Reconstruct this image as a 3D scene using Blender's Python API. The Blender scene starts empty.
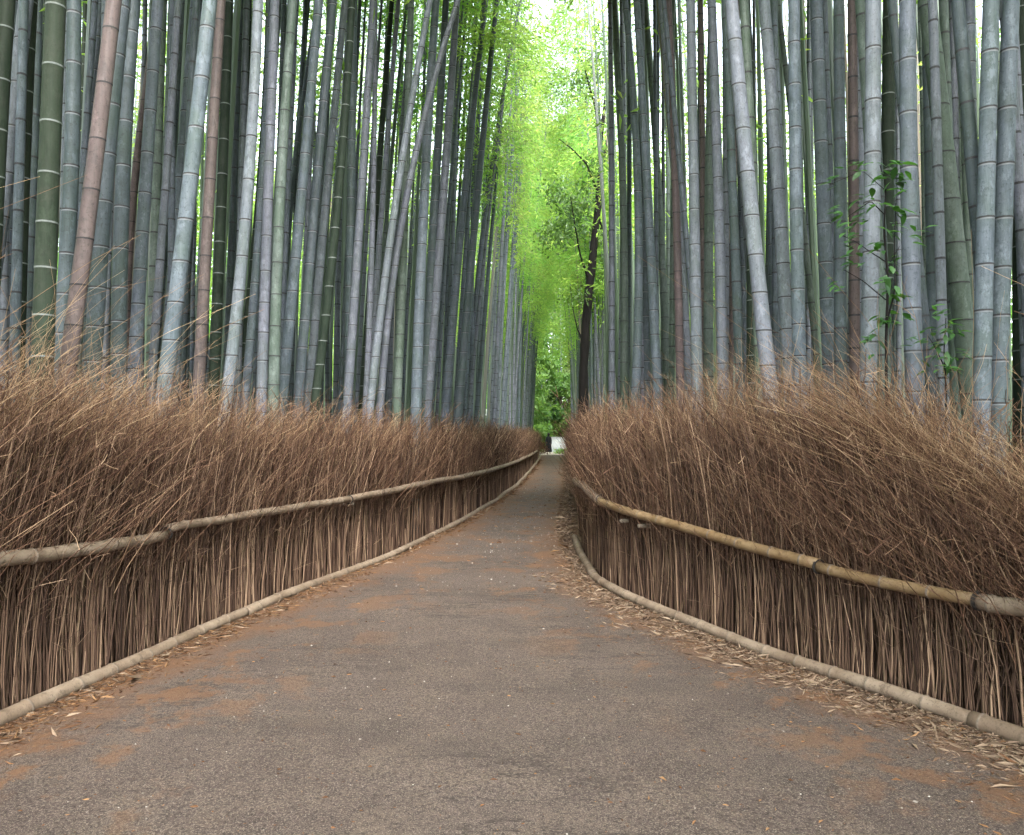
import bpy, math, random
import numpy as np
from mathutils import Vector

random.seed(7)
rng = np.random.default_rng(11)
S = bpy.context.scene
COL = S.collection
R = math.radians

# ------------------------------------------------------------------ camera numbers (level camera, lens shift)
F, CX, HY, H0 = 780.0, 512.0, 435.0, 1.6


def wx(px, Y):
    return (px - CX) / F * Y


def wz(py, Y):
    return H0 - (py - HY) / F * Y


# ------------------------------------------------------------------ node helpers
def new_mat(name):
    m = bpy.data.materials.new(name)
    m.use_nodes = True
    nt = m.node_tree
    nt.nodes.clear()
    out = nt.nodes.new('ShaderNodeOutputMaterial')
    return m, nt, out


def N(nt, kind, **kw):
    n = nt.nodes.new(kind)
    for k, v in kw.items():
        if k in n.inputs:
            n.inputs[k].default_value = v
        else:
            setattr(n, k, v)
    return n


def L(nt, a, b):
    nt.links.new(a, b)


def mixc(nt, fac, a, b, mode='MIX'):
    n = nt.nodes.new('ShaderNodeMix')
    n.data_type = 'RGBA'
    n.blend_type = mode
    for sock, v in ((n.inputs[0], fac), (n.inputs[6], a), (n.inputs[7], b)):
        if isinstance(v, bpy.types.NodeSocket):
            nt.links.new(v, sock)
        elif isinstance(v, (tuple, list)):
            sock.default_value = (*v[:3], 1)
        else:
            sock.default_value = v
    return n.outputs[2]


def ramp(nt, fac, stops):
    n = nt.nodes.new('ShaderNodeValToRGB')
    cr = n.color_ramp
    while len(cr.elements) < len(stops):
        cr.elements.new(0.5)
    for e, (p, c) in zip(cr.elements, stops):
        e.position = p
        e.color = (c, c, c, 1) if isinstance(c, (int, float)) else (*c, 1)
    nt.links.new(fac, n.inputs[0])
    return n.outputs[0]


def noise(nt, vec, scale, detail=4, rough=0.6, map_scale=None):
    if map_scale is not None:
        mp = nt.nodes.new('ShaderNodeMapping')
        mp.inputs['Scale'].default_value = map_scale
        nt.links.new(vec, mp.inputs[0])
        vec = mp.outputs[0]
    n = nt.nodes.new('ShaderNodeTexNoise')
    n.inputs['Scale'].default_value = scale
    n.inputs['Detail'].default_value = detail
    n.inputs['Roughness'].default_value = rough
    nt.links.new(vec, n.inputs['Vector'])
    return n.outputs['Fac']


def math_n(nt, op, a, b=0.0, clamp=False):
    n = nt.nodes.new('ShaderNodeMath')
    n.operation = op
    n.use_clamp = clamp
    for i, v in enumerate((a, b)):
        if isinstance(v, bpy.types.NodeSocket):
            nt.links.new(v, n.inputs[i])
        else:
            n.inputs[i].default_value = v
    return n.outputs[0]


def principled(nt, out, color, rough=0.6, spec=0.35, bump=None, bump_s=0.2, bump_d=0.01):
    p = nt.nodes.new('ShaderNodeBsdfPrincipled')
    if isinstance(color, bpy.types.NodeSocket):
        nt.links.new(color, p.inputs['Base Color'])
    else:
        p.inputs['Base Color'].default_value = (*color, 1)
    if isinstance(rough, bpy.types.NodeSocket):
        nt.links.new(rough, p.inputs['Roughness'])
    else:
        p.inputs['Roughness'].default_value = rough
    p.inputs['Specular IOR Level'].default_value = spec
    if bump is not None:
        b = nt.nodes.new('ShaderNodeBump')
        b.inputs['Strength'].default_value = bump_s
        b.inputs['Distance'].default_value = bump_d
        nt.links.new(bump, b.inputs['Height'])
        nt.links.new(b.outputs[0], p.inputs['Normal'])
    nt.links.new(p.outputs[0], out.inputs[0])
    return p


# ------------------------------------------------------------------ materials
def culm_mat(name, c1, c2, stain, stain_amt=0.45, rough=0.5, jitter=0.26, green=None, hue=0.05):
    m, nt, out = new_mat(name)
    tc = N(nt, 'ShaderNodeTexCoord').outputs['Object']
    oi = N(nt, 'ShaderNodeObjectInfo').outputs['Random']
    off = N(nt, 'ShaderNodeVectorMath', operation='ADD')
    cmb = N(nt, 'ShaderNodeCombineXYZ')
    r17 = math_n(nt, 'MULTIPLY', oi, 37.0)
    L(nt, r17, cmb.inputs[0]); L(nt, r17, cmb.inputs[2])
    L(nt, tc, off.inputs[0]); L(nt, cmb.outputs[0], off.inputs[1])
    v = off.outputs[0]
    n1 = noise(nt, v, 3.0, 5, 0.65, (2.2, 2.2, 0.55))
    n2 = noise(nt, v, 22.0, 4, 0.7, (1.6, 1.6, 0.35))
    n3 = noise(nt, v, 7.0, 6, 0.75)
    n4 = noise(nt, v, 60.0, 3, 0.7, (1.5, 1.5, 0.12))
    col = mixc(nt, ramp(nt, n1, [(0.38, 0.0), (0.62, 1.0)]), c1, c2)
    if green:
        n5 = noise(nt, v, 1.6, 3, 0.6)
        col = mixc(nt, math_n(nt, 'MULTIPLY', ramp(nt, n5, [(0.46, 0.0), (0.60, 1.0)]), 0.65), col, green)
    col = mixc(nt, math_n(nt, 'MULTIPLY', ramp(nt, n3, [(0.50, 0.0), (0.63, 1.0)]), stain_amt), col, stain)
    col = mixc(nt, math_n(nt, 'MULTIPLY', ramp(nt, n2, [(0.3, 0.0), (0.75, 1.0)]), 0.35), col, tuple(x * 1.35 for x in c2))
    col = mixc(nt, math_n(nt, 'MULTIPLY', ramp(nt, n4, [(0.35, 0.0), (0.7, 1.0)]), 0.4), col, stain)
    n6 = noise(nt, v, 38.0, 5, 0.8)
    col = mixc(nt, math_n(nt, 'MULTIPLY', ramp(nt, n6, [(0.54, 0.0), (0.64, 1.0)]), 0.55), col, tuple(x * .55 for x in stain))
    n7 = noise(nt, v, 11.0, 5, 0.75, (1, 1, .5))
    col = mixc(nt, math_n(nt, 'MULTIPLY', ramp(nt, n7, [(0.55, 0.0), (0.62, 1.0)]), 0.4), col, tuple(x * 1.6 for x in c2))
    hs = N(nt, 'ShaderNodeHueSaturation')
    L(nt, col, hs.inputs['Color'])
    L(nt, math_n(nt, 'ADD', math_n(nt, 'MULTIPLY', oi, jitter), 1.0 - jitter / 2), hs.inputs['Value'])
    r2 = math_n(nt, 'FRACT', math_n(nt, 'MULTIPLY', oi, 13.7))
    L(nt, math_n(nt, 'ADD', math_n(nt, 'MULTIPLY', r2, hue), 0.5 - hue / 2), hs.inputs['Hue'])
    principled(nt, out, hs.outputs[0], rough, .06 if name == 'culm_dark_green' else .18, n2, 0.12, 0.003)
    return m


def plain_noise_mat(name, c1, c2, scale=8, rough=0.7, ms=None, spec=0.2, bump_s=0.3, bd=0.005):
    m, nt, out = new_mat(name)
    tc = N(nt, 'ShaderNodeTexCoord').outputs['Object']
    n1 = noise(nt, tc, scale, 5, 0.65, ms)
    col = mixc(nt, ramp(nt, n1, [(0.3, 0.0), (0.7, 1.0)]), c1, c2)
    principled(nt, out, col, rough, spec, n1, bump_s, bd)
    return m


def tint_mat(name, stops, rough=0.7, spec=0.2, transl=0.0, tcol=None, objrand=0.0):
    """Colour runs along a per-piece 'tint' attribute: every leaf or twig has its own tone."""
    m, nt, out = new_mat(name)
    at = N(nt, 'ShaderNodeAttribute', attribute_name='tint').outputs['Fac']
    col = ramp(nt, at, stops)
    if objrand:
        oi = N(nt, 'ShaderNodeObjectInfo').outputs['Random']
        hs = N(nt, 'ShaderNodeHueSaturation')
        L(nt, col, hs.inputs['Color'])
        L(nt, math_n(nt, 'ADD', math_n(nt, 'MULTIPLY', oi, objrand), 1 - objrand / 2), hs.inputs['Value'])
        L(nt, math_n(nt, 'ADD', math_n(nt, 'MULTIPLY', math_n(nt, 'FRACT', math_n(nt, 'MULTIPLY', oi, 9.3)), 0.05), 0.475), hs.inputs['Hue'])
        col = hs.outputs[0]
    p = principled(nt, out, col, rough, spec)
    if transl:
        t = N(nt, 'ShaderNodeBsdfTranslucent')
        tc = mixc(nt, 1.0, col, tcol or (1.6, 1.6, 1.0), 'MULTIPLY')
        L(nt, tc, t.inputs[0])
        mx = N(nt, 'ShaderNodeMixShader')
        mx.inputs[0].default_value = transl
        L(nt, p.outputs[0], mx.inputs[1]); L(nt, t.outputs[0], mx.inputs[2])
        L(nt, mx.outputs[0], out.inputs[0])
    return m


M = {}
M['B'] = culm_mat('culm_blue_grey', (.060, .075, .096), (.096, .112, .137), (.034, .044, .044), .6, green=(.052, .075, .063))
M['K'] = culm_mat('culm_pale_grey', (.092, .104, .128), (.130, .142, .169), (.050, .057, .060), .55, green=(.072, .094, .086))
M['D'] = culm_mat('culm_slate', (.040, .053, .061), (.067, .082, .094), (.028, .040, .036), .6, green=(.038, .058, .044))
M['G'] = culm_mat('culm_dark_green', (.009, .016, .010), (.020, .029, .020), (.030, .035, .027), .6, rough=.5)
M['GG'] = culm_mat('culm_grey_green', (.060, .082, .068), (.094, .117, .104), (.038, .051, .041), .6, green=(.050, .079, .05))
M['R'] = culm_mat('culm_pinkish_brown', (.082, .060, .060), (.112, .085, .083), (.05, .043, .044), .65)
M['scar_dark'] = plain_noise_mat('node_scar_dark', (.018, .018, .02), (.05, .05, .052), 30)
M['scar_pale'] = plain_noise_mat('node_ring_pale', (.085, .1, .095), (.17, .185, .18), 30)
M['band_pale'] = plain_noise_mat('node_bloom_pale', (.12, .13, .142), (.165, .178, .19), 20)
M['leaf'] = tint_mat('bamboo_leaf', [(0.0, (.082, .165, .036)), (0.45, (.138, .245, .055)), (0.8, (.19, .30, .07)), (1.0, (.25, .32, .10))], .5, .3, 0.68, (2.2, 2.05, 1.6), 0.25)
M['twig_green'] = plain_noise_mat('bamboo_branch', (.09, .11, .05), (.16, .16, .08), 6)
M['leaf_dark'] = tint_mat('broad_leaf_dark', [(0, (.03, .07, .02)), (.6, (.06, .115, .03)), (1, (.10, .165, .04))], .45, .35, 0.35, (1.7, 1.7, .7))
M['leaf_wood'] = tint_mat('woodland_leaf', [(0, (.035, .075, .022)), (.5, (.09, .155, .04)), (1, (.16, .23, .06))], .5, .3, 0.5, (2.0, 1.9, 1.1), 0.3)
M['leaf_sapling'] = tint_mat('sapling_leaf', [(0, (.018, .058, .016)), (1, (.045, .115, .03))], .4, .4, 0.35, (1.6, 1.8, .7))
M['bark_dark'] = plain_noise_mat('bark_dark', (.003, .0026, .0024), (.009, .0078, .007), 9, .85, (1, 1, .25), .15, .8, .03)
M['bark'] = plain_noise_mat('bark', (.06, .05, .04), (.12, .1, .08), 6, .85, (1, 1, .3), .15, .8, .03)
M['stem_brush'] = tint_mat('brush_stems', [(0, (.022, .013, .009)), (.35, (.068, .040, .028)), (.75, (.145, .092, .061)), (1, (.29, .198, .132))], .75, .15)
M['twig_brush'] = tint_mat('brush_twigs', [(0, (.018, .010, .007)), (.35, (.070, .036, .023)), (.75, (.155, .089, .055)), (1, (.31, .21, .135))], .75, .15)
M['wisp'] = tint_mat('brush_wisps', [(0, (.13, .075, .042)), (.6, (.27, .175, .10)), (1, (.46, .34, .21))], .7, .2)
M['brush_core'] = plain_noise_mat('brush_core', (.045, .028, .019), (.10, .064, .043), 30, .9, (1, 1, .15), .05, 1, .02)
def pole_mat(name, c1, c2, spot, rough):
    m, nt, out = new_mat(name)
    tc = N(nt, 'ShaderNodeTexCoord').outputs['Object']
    a = noise(nt, tc, 3.0, 5, .7); b_ = noise(nt, tc, 17, 6, .8); c = noise(nt, tc, 70, 4, .8)
    col = mixc(nt, ramp(nt, a, [(.4, 0), (.62, 1)]), c1, c2)
    col = mixc(nt, math_n(nt, 'MULTIPLY', ramp(nt, b_, [(.53, 0), (.62, 1)]), .6), col, spot)
    col = mixc(nt, math_n(nt, 'MULTIPLY', ramp(nt, c, [(.55, 0), (.66, 1)]), .5), col, tuple(x * .6 for x in spot))
    principled(nt, out, col, rough, .2, b_, .3, .004)
    return m


M['pole_grey'] = pole_mat('dry_pole_grey', (.125, .090, .062), (.19, .147, .107), (.06, .042, .029), .7)
M['pole_tan'] = pole_mat('dry_pole_tan', (.145, .092, .045), (.195, .136, .076), (.075, .046, .025), .5)
M['pole_scar'] = plain_noise_mat('pole_node', (.085, .065, .05), (.18, .145, .11), 40)
M['litter_pale'] = tint_mat('dry_leaf_pale', [(0, (.045, .028, .018)), (.5, (.11, .072, .047)), (1, (.22, .165, .115))], .7, .2)
M['litter_rust'] = tint_mat('dry_leaf_rust', [(0, (.042, .020, .010)), (.5, (.095, .047, .022)), (1, (.17, .098, .048))], .75, .15)
M['pebble'] = tint_mat('pebbles', [(0, (.06, .05, .042)), (.6, (.16, .14, .12)), (1, (.30, .28, .25))], .8, .2)


# ------------------------------------------------------------------ mesh helpers
def mesh_from(name, V, Fc, mats, midx=None, smooth=True, tint=None):
    """V (n,3); Fc list of (m,k) int arrays with k = 3 or 4 (or ngon lists)."""
    me = bpy.data.meshes.new(name)
    if not isinstance(Fc, list):
        Fc = [Fc]
    Fc = [np.asarray(f, dtype=np.int32) for f in Fc if len(f)]
    nl = sum(f.size for f in Fc)
    npoly = sum(f.shape[0] for f in Fc)
    me.vertices.add(len(V))
    me.vertices.foreach_set('co', np.ascontiguousarray(V, dtype=np.float32).ravel())
    me.loops.add(nl)
    me.loops.foreach_set('vertex_index', np.concatenate([f.ravel() for f in Fc]))
    me.polygons.add(npoly)
    tot = np.concatenate([np.full(f.shape[0], f.shape[1], np.int32) for f in Fc])
    st = np.concatenate([[0], np.cumsum(tot)[:-1]]).astype(np.int32)
    me.polygons.foreach_set('loop_start', st)
    me.polygons.foreach_set('loop_total', tot)
    if midx is not None:
        me.polygons.foreach_set('material_index', np.asarray(midx, dtype=np.int32))
    me.polygons.foreach_set('use_smooth', np.full(npoly, smooth, dtype=bool))
    for m in mats:
        me.materials.append(m)
    if tint is not None:
        a = me.attributes.new('tint', 'FLOAT', 'POINT')
        a.data.foreach_set('value', np.asarray(tint, dtype=np.float32))
    me.update(calc_edges=True)
    return me


def link(name, data, parent=None, **props):
    o = bpy.data.objects.new(name, data)
    COL.objects.link(o)
    if parent is not None:
        o.parent = parent
    for k, v in props.items():
        o[k] = v
    return o


def thing(name, label, cat, loc=(0, 0, 0), group=None):
    o = bpy.data.objects.new(name, None)
    o.empty_display_size = 0.2
    COL.objects.link(o)
    o.location = loc
    o['label'] = label
    o['category'] = cat
    if group:
        o['group'] = group
    return o


def tubes(P, Rd, sides=3, tint=None):
    """Many thin tubes at once. P (n,k,3), Rd (n,k). Returns V, F, tint per vertex."""
    n, k, _ = P.shape
    T = np.gradient(P, axis=1)
    T /= np.linalg.norm(T, axis=2, keepdims=True) + 1e-9
    ref = np.array([0.31, 0.95, 0.05])
    U = np.cross(T, ref)
    U /= np.linalg.norm(U, axis=2, keepdims=True) + 1e-9
    W = np.cross(T, U)
    a = np.arange(sides) * 2 * np.pi / sides
    V = P[:, :, None, :] + Rd[:, :, None, None] * (np.cos(a)[None, None, :, None] * U[:, :, None, :] + np.sin(a)[None, None, :, None] * W[:, :, None, :])
    V = V.reshape(-1, 3)
    base = (np.arange(n) * k * sides)[:, None, None]
    j = np.arange(k - 1)[None, :, None] * sides
    s = np.arange(sides)[None, None, :]
    s2 = (s + 1) % sides
    Fq = np.stack([base + j + s, base + j + s2, base + j + sides + s2, base + j + sides + s], axis=-1).reshape(-1, 4)
    tv = None if tint is None else np.repeat(tint, k * sides)
    return V, Fq, tv


class Build:
    def __init__(self):
        self.V, self.Q, self.T, self.qm, self.tm, self.t, self.n = [], [], [], [], [], [], 0

    def add(self, V, Fq, mi=0, tint=None):
        Fq = np.asarray(Fq)
        if Fq.size:
            if Fq.shape[1] == 4:
                self.Q.append(Fq + self.n)
                self.qm.append(np.broadcast_to(np.asarray(mi, np.int32), (len(Fq),)))
            else:
                self.T.append(Fq + self.n)
                self.tm.append(np.broadcast_to(np.asarray(mi, np.int32), (len(Fq),)))
        self.V.append(V)
        self.t.append(np.full(len(V), .5) if tint is None else tint)
        self.n += len(V)

    def mesh(self, name, mats, smooth=True):
        fs, ms = [], []
        if self.Q:
            fs.append(np.concatenate(self.Q)); ms.append(np.concatenate(self.qm))
        if self.T:
            fs.append(np.concatenate(self.T)); ms.append(np.concatenate(self.tm))
        return mesh_from(name, np.concatenate(self.V), fs, mats, np.concatenate(ms), smooth, np.concatenate(self.t))


def ring_tube(C, rad, sides, mat=None, cap=True, horizontal=False, phase=0.0):
    """One tube along C (k,3) with radii rad (k); mat gives the slot of each segment."""
    k = len(C)
    if horizontal:
        U = np.tile([1., 0, 0], (k, 1)); W = np.tile([0, 1., 0], (k, 1))
    else:
        T = np.gradient(C, axis=0)
        T /= np.linalg.norm(T, axis=1, keepdims=True) + 1e-9
        ref = np.array([0, 0, 1.]) if abs(T[0][2]) < .8 else np.array([0, 1., 0])
        U = np.cross(T, ref); U /= np.linalg.norm(U, axis=1, keepdims=True)
        W = np.cross(U, T)
    a = np.arange(sides) * 2 * np.pi / sides + phase
    V = C[:, None, :] + rad[:, None, None] * (np.cos(a)[None, :, None] * U[:, None, :] + np.sin(a)[None, :, None] * W[:, None, :])
    V = V.reshape(-1, 3)
    j = np.arange(k - 1)[:, None] * sides
    s = np.arange(sides)[None, :]
    s2 = (s + 1) % sides
    Fq = np.stack([j + s, j + s2, j + sides + s2, j + sides + s], -1).reshape(-1, 4)
    mi = np.repeat(np.zeros(k - 1, int) if mat is None else np.asarray(mat), sides)
    tri = np.zeros((0, 3), int)
    if cap:
        V = np.vstack([V, C[:1], C[-1:]])
        c0, c1 = k * sides, k * sides + 1
        s = np.arange(sides); s2 = (s + 1) % sides
        b = (k - 1) * sides
        tri = np.vstack([np.stack([np.full(sides, c0), s2, s], -1), np.stack([np.full(sides, c1), b + s, b + s2], -1)])
    return V, Fq, mi, tri


def tube_mesh(name, C, rad, sides, mats, mat=None, cap=True, horizontal=False, phase=0.0):
    V, Fq, mi, tri = ring_tube(np.asarray(C, float), np.asarray(rad, float), sides, mat, cap, horizontal, phase)
    b = Build()
    b.add(V, Fq, mi)
    if len(tri):
        b.T.append(tri); b.tm.append(np.zeros(len(tri), int))
    return b.mesh(name, mats)


def leaves(centres, dirs, length, width, curl=0.25, fold=0.0):
    """Pointed leaves: six verts, four tris each - a spine of three points and two side points."""
    n = len(centres)
    d = dirs / (np.linalg.norm(dirs, axis=1, keepdims=True) + 1e-9)
    rv = rng.normal(size=(n, 3))
    s = np.cross(d, rv); s /= np.linalg.norm(s, axis=1, keepdims=True) + 1e-9
    u = np.cross(s, d)
    length = np.broadcast_to(length, (n,))[:, None]; width = np.broadcast_to(width, (n,))[:, None]
    p0 = centres
    p1 = centres + d * length * .42
    p2 = centres + d * length - u * length * curl
    a = p1 + s * width * .5 + u * width * fold
    b = p1 - s * width * .5 + u * width * fold
    V = np.stack([p0, a, p2, b], 1).reshape(-1, 3)
    i = (np.arange(n) * 4)[:, None]
    Fq = np.concatenate([np.hstack([i, i + 1, i + 2]), np.hstack([i, i + 2, i + 3])])
    return V, Fq


# ------------------------------------------------------------------ the course of the path (measured on the photograph)
LY = np.array([0.2, 2.6, 4.27, 6.03, 8.26, 10.4, 13.9, 18.0, 24.5, 33, 43, 52, 62])
LX = np.array([-3.5, -3.07, -2.80, -2.50, -2.05, -1.50, -0.96, -0.45, 0.16, .72, 1.32, 1.80, 2.30])
RY = np.array([0.2, 2.6, 4.0, 4.93, 5.75, 7.6, 8.5, 10.4, 12.4, 19.2, 27.7, 41.6, 52, 62])
RX = np.array([4.3, 3.25, 2.63, 2.17, 1.76, 1.09, 0.91, 0.885, .985, 1.47, 2.12, 3.05, 3.70, 4.25])
DY = np.arange(0.2, 62.01, 0.1)


def smooth_tab(y, x, w=7):
    t = np.interp(DY, y, x)
    k = np.hanning(w + 2)[1:-1]; k /= k.sum()
    tp = np.concatenate([2 * t[0] - t[1:w][::-1], t, 2 * t[-1] - t[-w:-1][::-1]])
    return np.convolve(tp, k, 'same')[w - 1:w - 1 + len(t)]


TL, TR = smooth_tab(LY, LX), smooth_tab(RY, RX)


def XL(y): return np.interp(y, DY, TL)
def XR(y): return np.interp(y, DY, TR)
def course(side, y): return XL(y) if side < 0 else XR(y)


def normal_out(side, y):
    """Unit vector in the plan pointing from the path into the fence."""
    d = (course(side, y + .15) - course(side, y - .15)) / .3
    n = np.stack([np.full_like(d, 1.0) if np.ndim(d) else 1.0, -d], -1)
    n = n / np.linalg.norm(n, axis=-1, keepdims=True)
    return n * side


# ------------------------------------------------------------------ ground and path
def grid_mesh(name, X, Y, Z, mats, attr=None):
    r, c = X.shape
    V = np.stack([X, Y, Z], -1).reshape(-1, 3)
    i = np.arange(r - 1)[:, None] * c + np.arange(c - 1)[None, :]
    Fq = np.stack([i, i + 1, i + c + 1, i + c], -1).reshape(-1, 4)
    return mesh_from(name, V, Fq, mats, None, True, attr)


m, nt, out = new_mat('forest_floor')
tc = N(nt, 'ShaderNodeTexCoord').outputs['Object']
a1 = noise(nt, tc, 1.2, 6, .7); a2 = noise(nt, tc, 14, 5, .75)
col = mixc(nt, ramp(nt, a1, [(.35, 0), (.7, 1)]), (.075, .05, .032), (.15, .105, .065))
col = mixc(nt, ramp(nt, a2, [(.4, 0), (.75, .7)]), col, (.24, .18, .115))
principled(nt, out, col, .9, .1, a2, .8, .03)
M['floor'] = m

g = 400.0
me = mesh_from('ground', np.array([[-g, -60, -.02], [g, -60, -.02], [g, 600, -.02], [-g, 600, -.02]]), np.array([[0, 1, 2, 3]]), [M['floor']])
link('ground', me, kind='structure')

m, nt, out = new_mat('worn_path')
tc = N(nt, 'ShaderNodeTexCoord').outputs['Object']
ed = N(nt, 'ShaderNodeAttribute', attribute_name='tint').outputs['Fac']     # metres to the nearer edge of the path
n_big = noise(nt, tc, .55, 4, .6)
n_mid = noise(nt, tc, 2.6, 6, .7)
n_cross = noise(nt, tc, 1.0, 5, .65, (.5, 1.6, 1))
n_crk = noise(nt, tc, 1.6, 7, .72, (.35, 1.5, 1))
n_where = noise(nt, tc, .5, 2, .5)
n_fine = noise(nt, tc, 48, 5, .85)
n_grit = noise(nt, tc, 130, 3, .85)
col = mixc(nt, ramp(nt, n_big, [(.42, 0), (.60, 1)]), (.044, .0305, .025), (.065, .0475, .0395))
col = mixc(nt, ramp(nt, n_mid, [(.45, 0), (.62, .8)]), col, (.075, .055, .042))
col = mixc(nt, ramp(nt, n_cross, [(.53, 0), (.62, .45)]), col, (.027, .0205, .017))
col = mixc(nt, ramp(nt, n_fine, [(.42, .95), (.53, 0)]), col, (.017, .012, .010))
col = mixc(nt, ramp(nt, n_grit, [(.52, 0), (.63, .85)]), col, (.175, .142, .117))
vor = N(nt, 'ShaderNodeTexVoronoi'); vor.inputs['Scale'].default_value = 26
L(nt, tc, vor.inputs['Vector'])
dots = ramp(nt, vor.outputs['Distance'], [(.05, 1), (.10, 0)])
vsel = ramp(nt, vor.outputs['Color'], [(.70, 0), (.76, .8)])
col = mixc(nt, math_n(nt, 'MULTIPLY', dots, vsel), col, (.19, .175, .155))
crk = math_n(nt, 'MULTIPLY', ramp(nt, math_n(nt, 'ABSOLUTE', math_n(nt, 'SUBTRACT', n_crk, .5)), [(.004, 1), (.014, 0)]), ramp(nt, n_where, [(.48, 0), (.56, .75)]))
col = mixc(nt, crk, col, (.016, .012, .010))
# rusty leaf dust gathers along the edges and in a few patches
e_n = math_n(nt, 'ADD', ed, math_n(nt, 'MULTIPLY', math_n(nt, 'SUBTRACT', n_mid, .5), 1.5))
e_n = math_n(nt, 'ADD', e_n, math_n(nt, 'MULTIPLY', math_n(nt, 'SUBTRACT', n_fine, .5), .5))
edge = ramp(nt, e_n, [(.12, 1), (.72, 0)])
patch_n = noise(nt, tc, 1.35, 6, .72)
patch = ramp(nt, patch_n, [(.522, 0), (.575, .9)])
near_e = ramp(nt, math_n(nt, 'MULTIPLY', ed, .5), [(.3, 1), (.95, 0)])
rust = math_n(nt, 'MAXIMUM', edge, math_n(nt, 'MULTIPLY', patch, near_e))
rustc = mixc(nt, n_fine, (.066, .032, .015), (.145, .074, .035))
col = mixc(nt, math_n(nt, 'MULTIPLY', rust, .85), col, rustc)
hgt = math_n(nt, 'ADD', n_fine, math_n(nt, 'MULTIPLY', n_mid, .8))
principled(nt, out, col, .82, .25, hgt, .8, .016)
M['path'] = m

ys = np.concatenate([np.arange(0.2, 20, .1), np.arange(20, 62.1, .35)])
us = np.linspace(0, 1, 61)
Yg, Ug = np.meshgrid(ys, us, indexing='ij')
Xl, Xr = XL(ys)[:, None] - .05, XR(ys)[:, None] + .05
Xg = Xl + (Xr - Xl) * Ug
edge_d = np.minimum(Xg - Xl, Xr - Xg)
Zg = .012 * np.sin(Xg * 1.7 + Yg * .6) * np.sin(Yg * .9) + .012 * np.minimum(edge_d, 1.0)
Zg = Zg - Zg.min() + .004
me = grid_mesh('path', Xg, Yg, Zg, [M['path']], edge_d.ravel())
link('path', me, kind='structure')


def path_z(x, y):
    e = np.minimum(x - XL(y), XR(y) - x)
    return .012 * np.sin(x * 1.7 + y * .6) * np.sin(y * .9) + .012 * np.clip(e, 0, 1.0) + .016


# pale ground of the clearing where the path ends
ys2 = np.linspace(62, 100, 30)
Yg, Ug = np.meshgrid(ys2, np.linspace(-9, 14, 30), indexing='ij')
M['clear'] = plain_noise_mat('clearing_ground', (.22, .175, .13), (.33, .28, .22), 1.5, .9)
me = grid_mesh('clearing_ground', Ug, Yg, np.zeros_like(Yg), [M['clear']])
link('clearing_ground', me, kind='structure')

# ------------------------------------------------------------------ leaf litter and pebbles (stuff)
def litter(name, side, dens, spread, size, mat, ymax, label=None):
    Y = []
    n = int(dens)
    y = 2.4 + (ymax - 2.4) * rng.random(n) ** 2.7
    d = np.abs(rng.normal(0, spread, n)) + .02
    d *= np.where(y > 9, .4, 1)
    x = course(side, y) - side * (d + .03)
    z = path_z(x, y) + rng.random(n) * .016 * np.exp(-d / .15)
    ang = rng.random(n) * 2 * np.pi
    dirs = np.stack([np.cos(ang), np.sin(ang), rng.normal(0, .16, n)], 1)
    sz = size * rng.lognormal(0, .45, n) * np.clip(y / 9, 1, 1.5)
    s_save = leaves(np.stack([x, y, z], 1), dirs, sz, sz * rng.uniform(.10, .24, n), .08, .25)
    V, Fq = s_save
    V[:, 2] = np.maximum(V[:, 2], np.repeat(z, 4) - .003)
    me = mesh_from(name, V, Fq, [mat], None, False, np.repeat(rng.random(n), 4))
    link(name, me, kind='stuff')


litter('dry_leaf_litter', 1, 40000, .23, .044, M['litter_pale'], 45)
litter('dry_leaf_litter', -1, 18000, .17, .034, M['litter_rust'], 50)
litter('dry_leaf_litter', -1, 3500, .14, .055, M['litter_pale'], 45)
litter('dry_leaf_litter', 1, 9000, .36, .032, M['litter_rust'], 40)
# crumbs and stray leaves over the whole path
n = 4200
y = 2.3 + 26 * rng.random(n) ** 2.0
x = XL(y) + (XR(y) - XL(y)) * rng.random(n)
ang = rng.random(n) * 2 * np.pi
sz = .014 * rng.lognormal(0, .5, n) * np.clip(y / 7, 1, 2)
V, Fq = leaves(np.stack([x, y, path_z(x, y) + .002], 1), np.stack([np.cos(ang), np.sin(ang), rng.normal(0, .1, n)], 1), sz, sz * .4, .05, .2)
me = mesh_from('leaf_crumbs', V, Fq, [M['litter_rust']], None, False, np.repeat(rng.random(n), 4))
link('leaf_crumbs', me, kind='stuff')
# pebbles: squashed octahedra with jittered corners
n = 3600
y = 2.3 + 22 * rng.random(n) ** 1.8
x = XL(y) + (XR(y) - XL(y)) * rng.random(n)
oc = np.array([[1, 0, 0], [0, 1, 0], [-1, 0, 0], [0, -1, 0], [0, 0, .7], [0, 0, -.5]], float)
sz = .0032 * rng.lognormal(0, .45, n) * np.clip(y / 6, 1, 2)
V = np.stack([x, y, path_z(x, y)], 1)[:, None, :] + oc[None] * sz[:, None, None] * rng.uniform(.6, 1.3, (n, 6, 1))
tri = np.array([[0, 1, 4], [1, 2, 4], [2, 3, 4], [3, 0, 4], [1, 0, 5], [2, 1, 5], [3, 2, 5], [0, 3, 5]])
Fq = (np.arange(n)[:, None, None] * 6 + tri[None]).reshape(-1, 3)
me = mesh_from('pebbles', V.reshape(-1, 3), Fq, [M['pebble']], None, False, np.repeat(rng.random(n), 6))
link('pebbles', me, kind='stuff')


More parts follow.
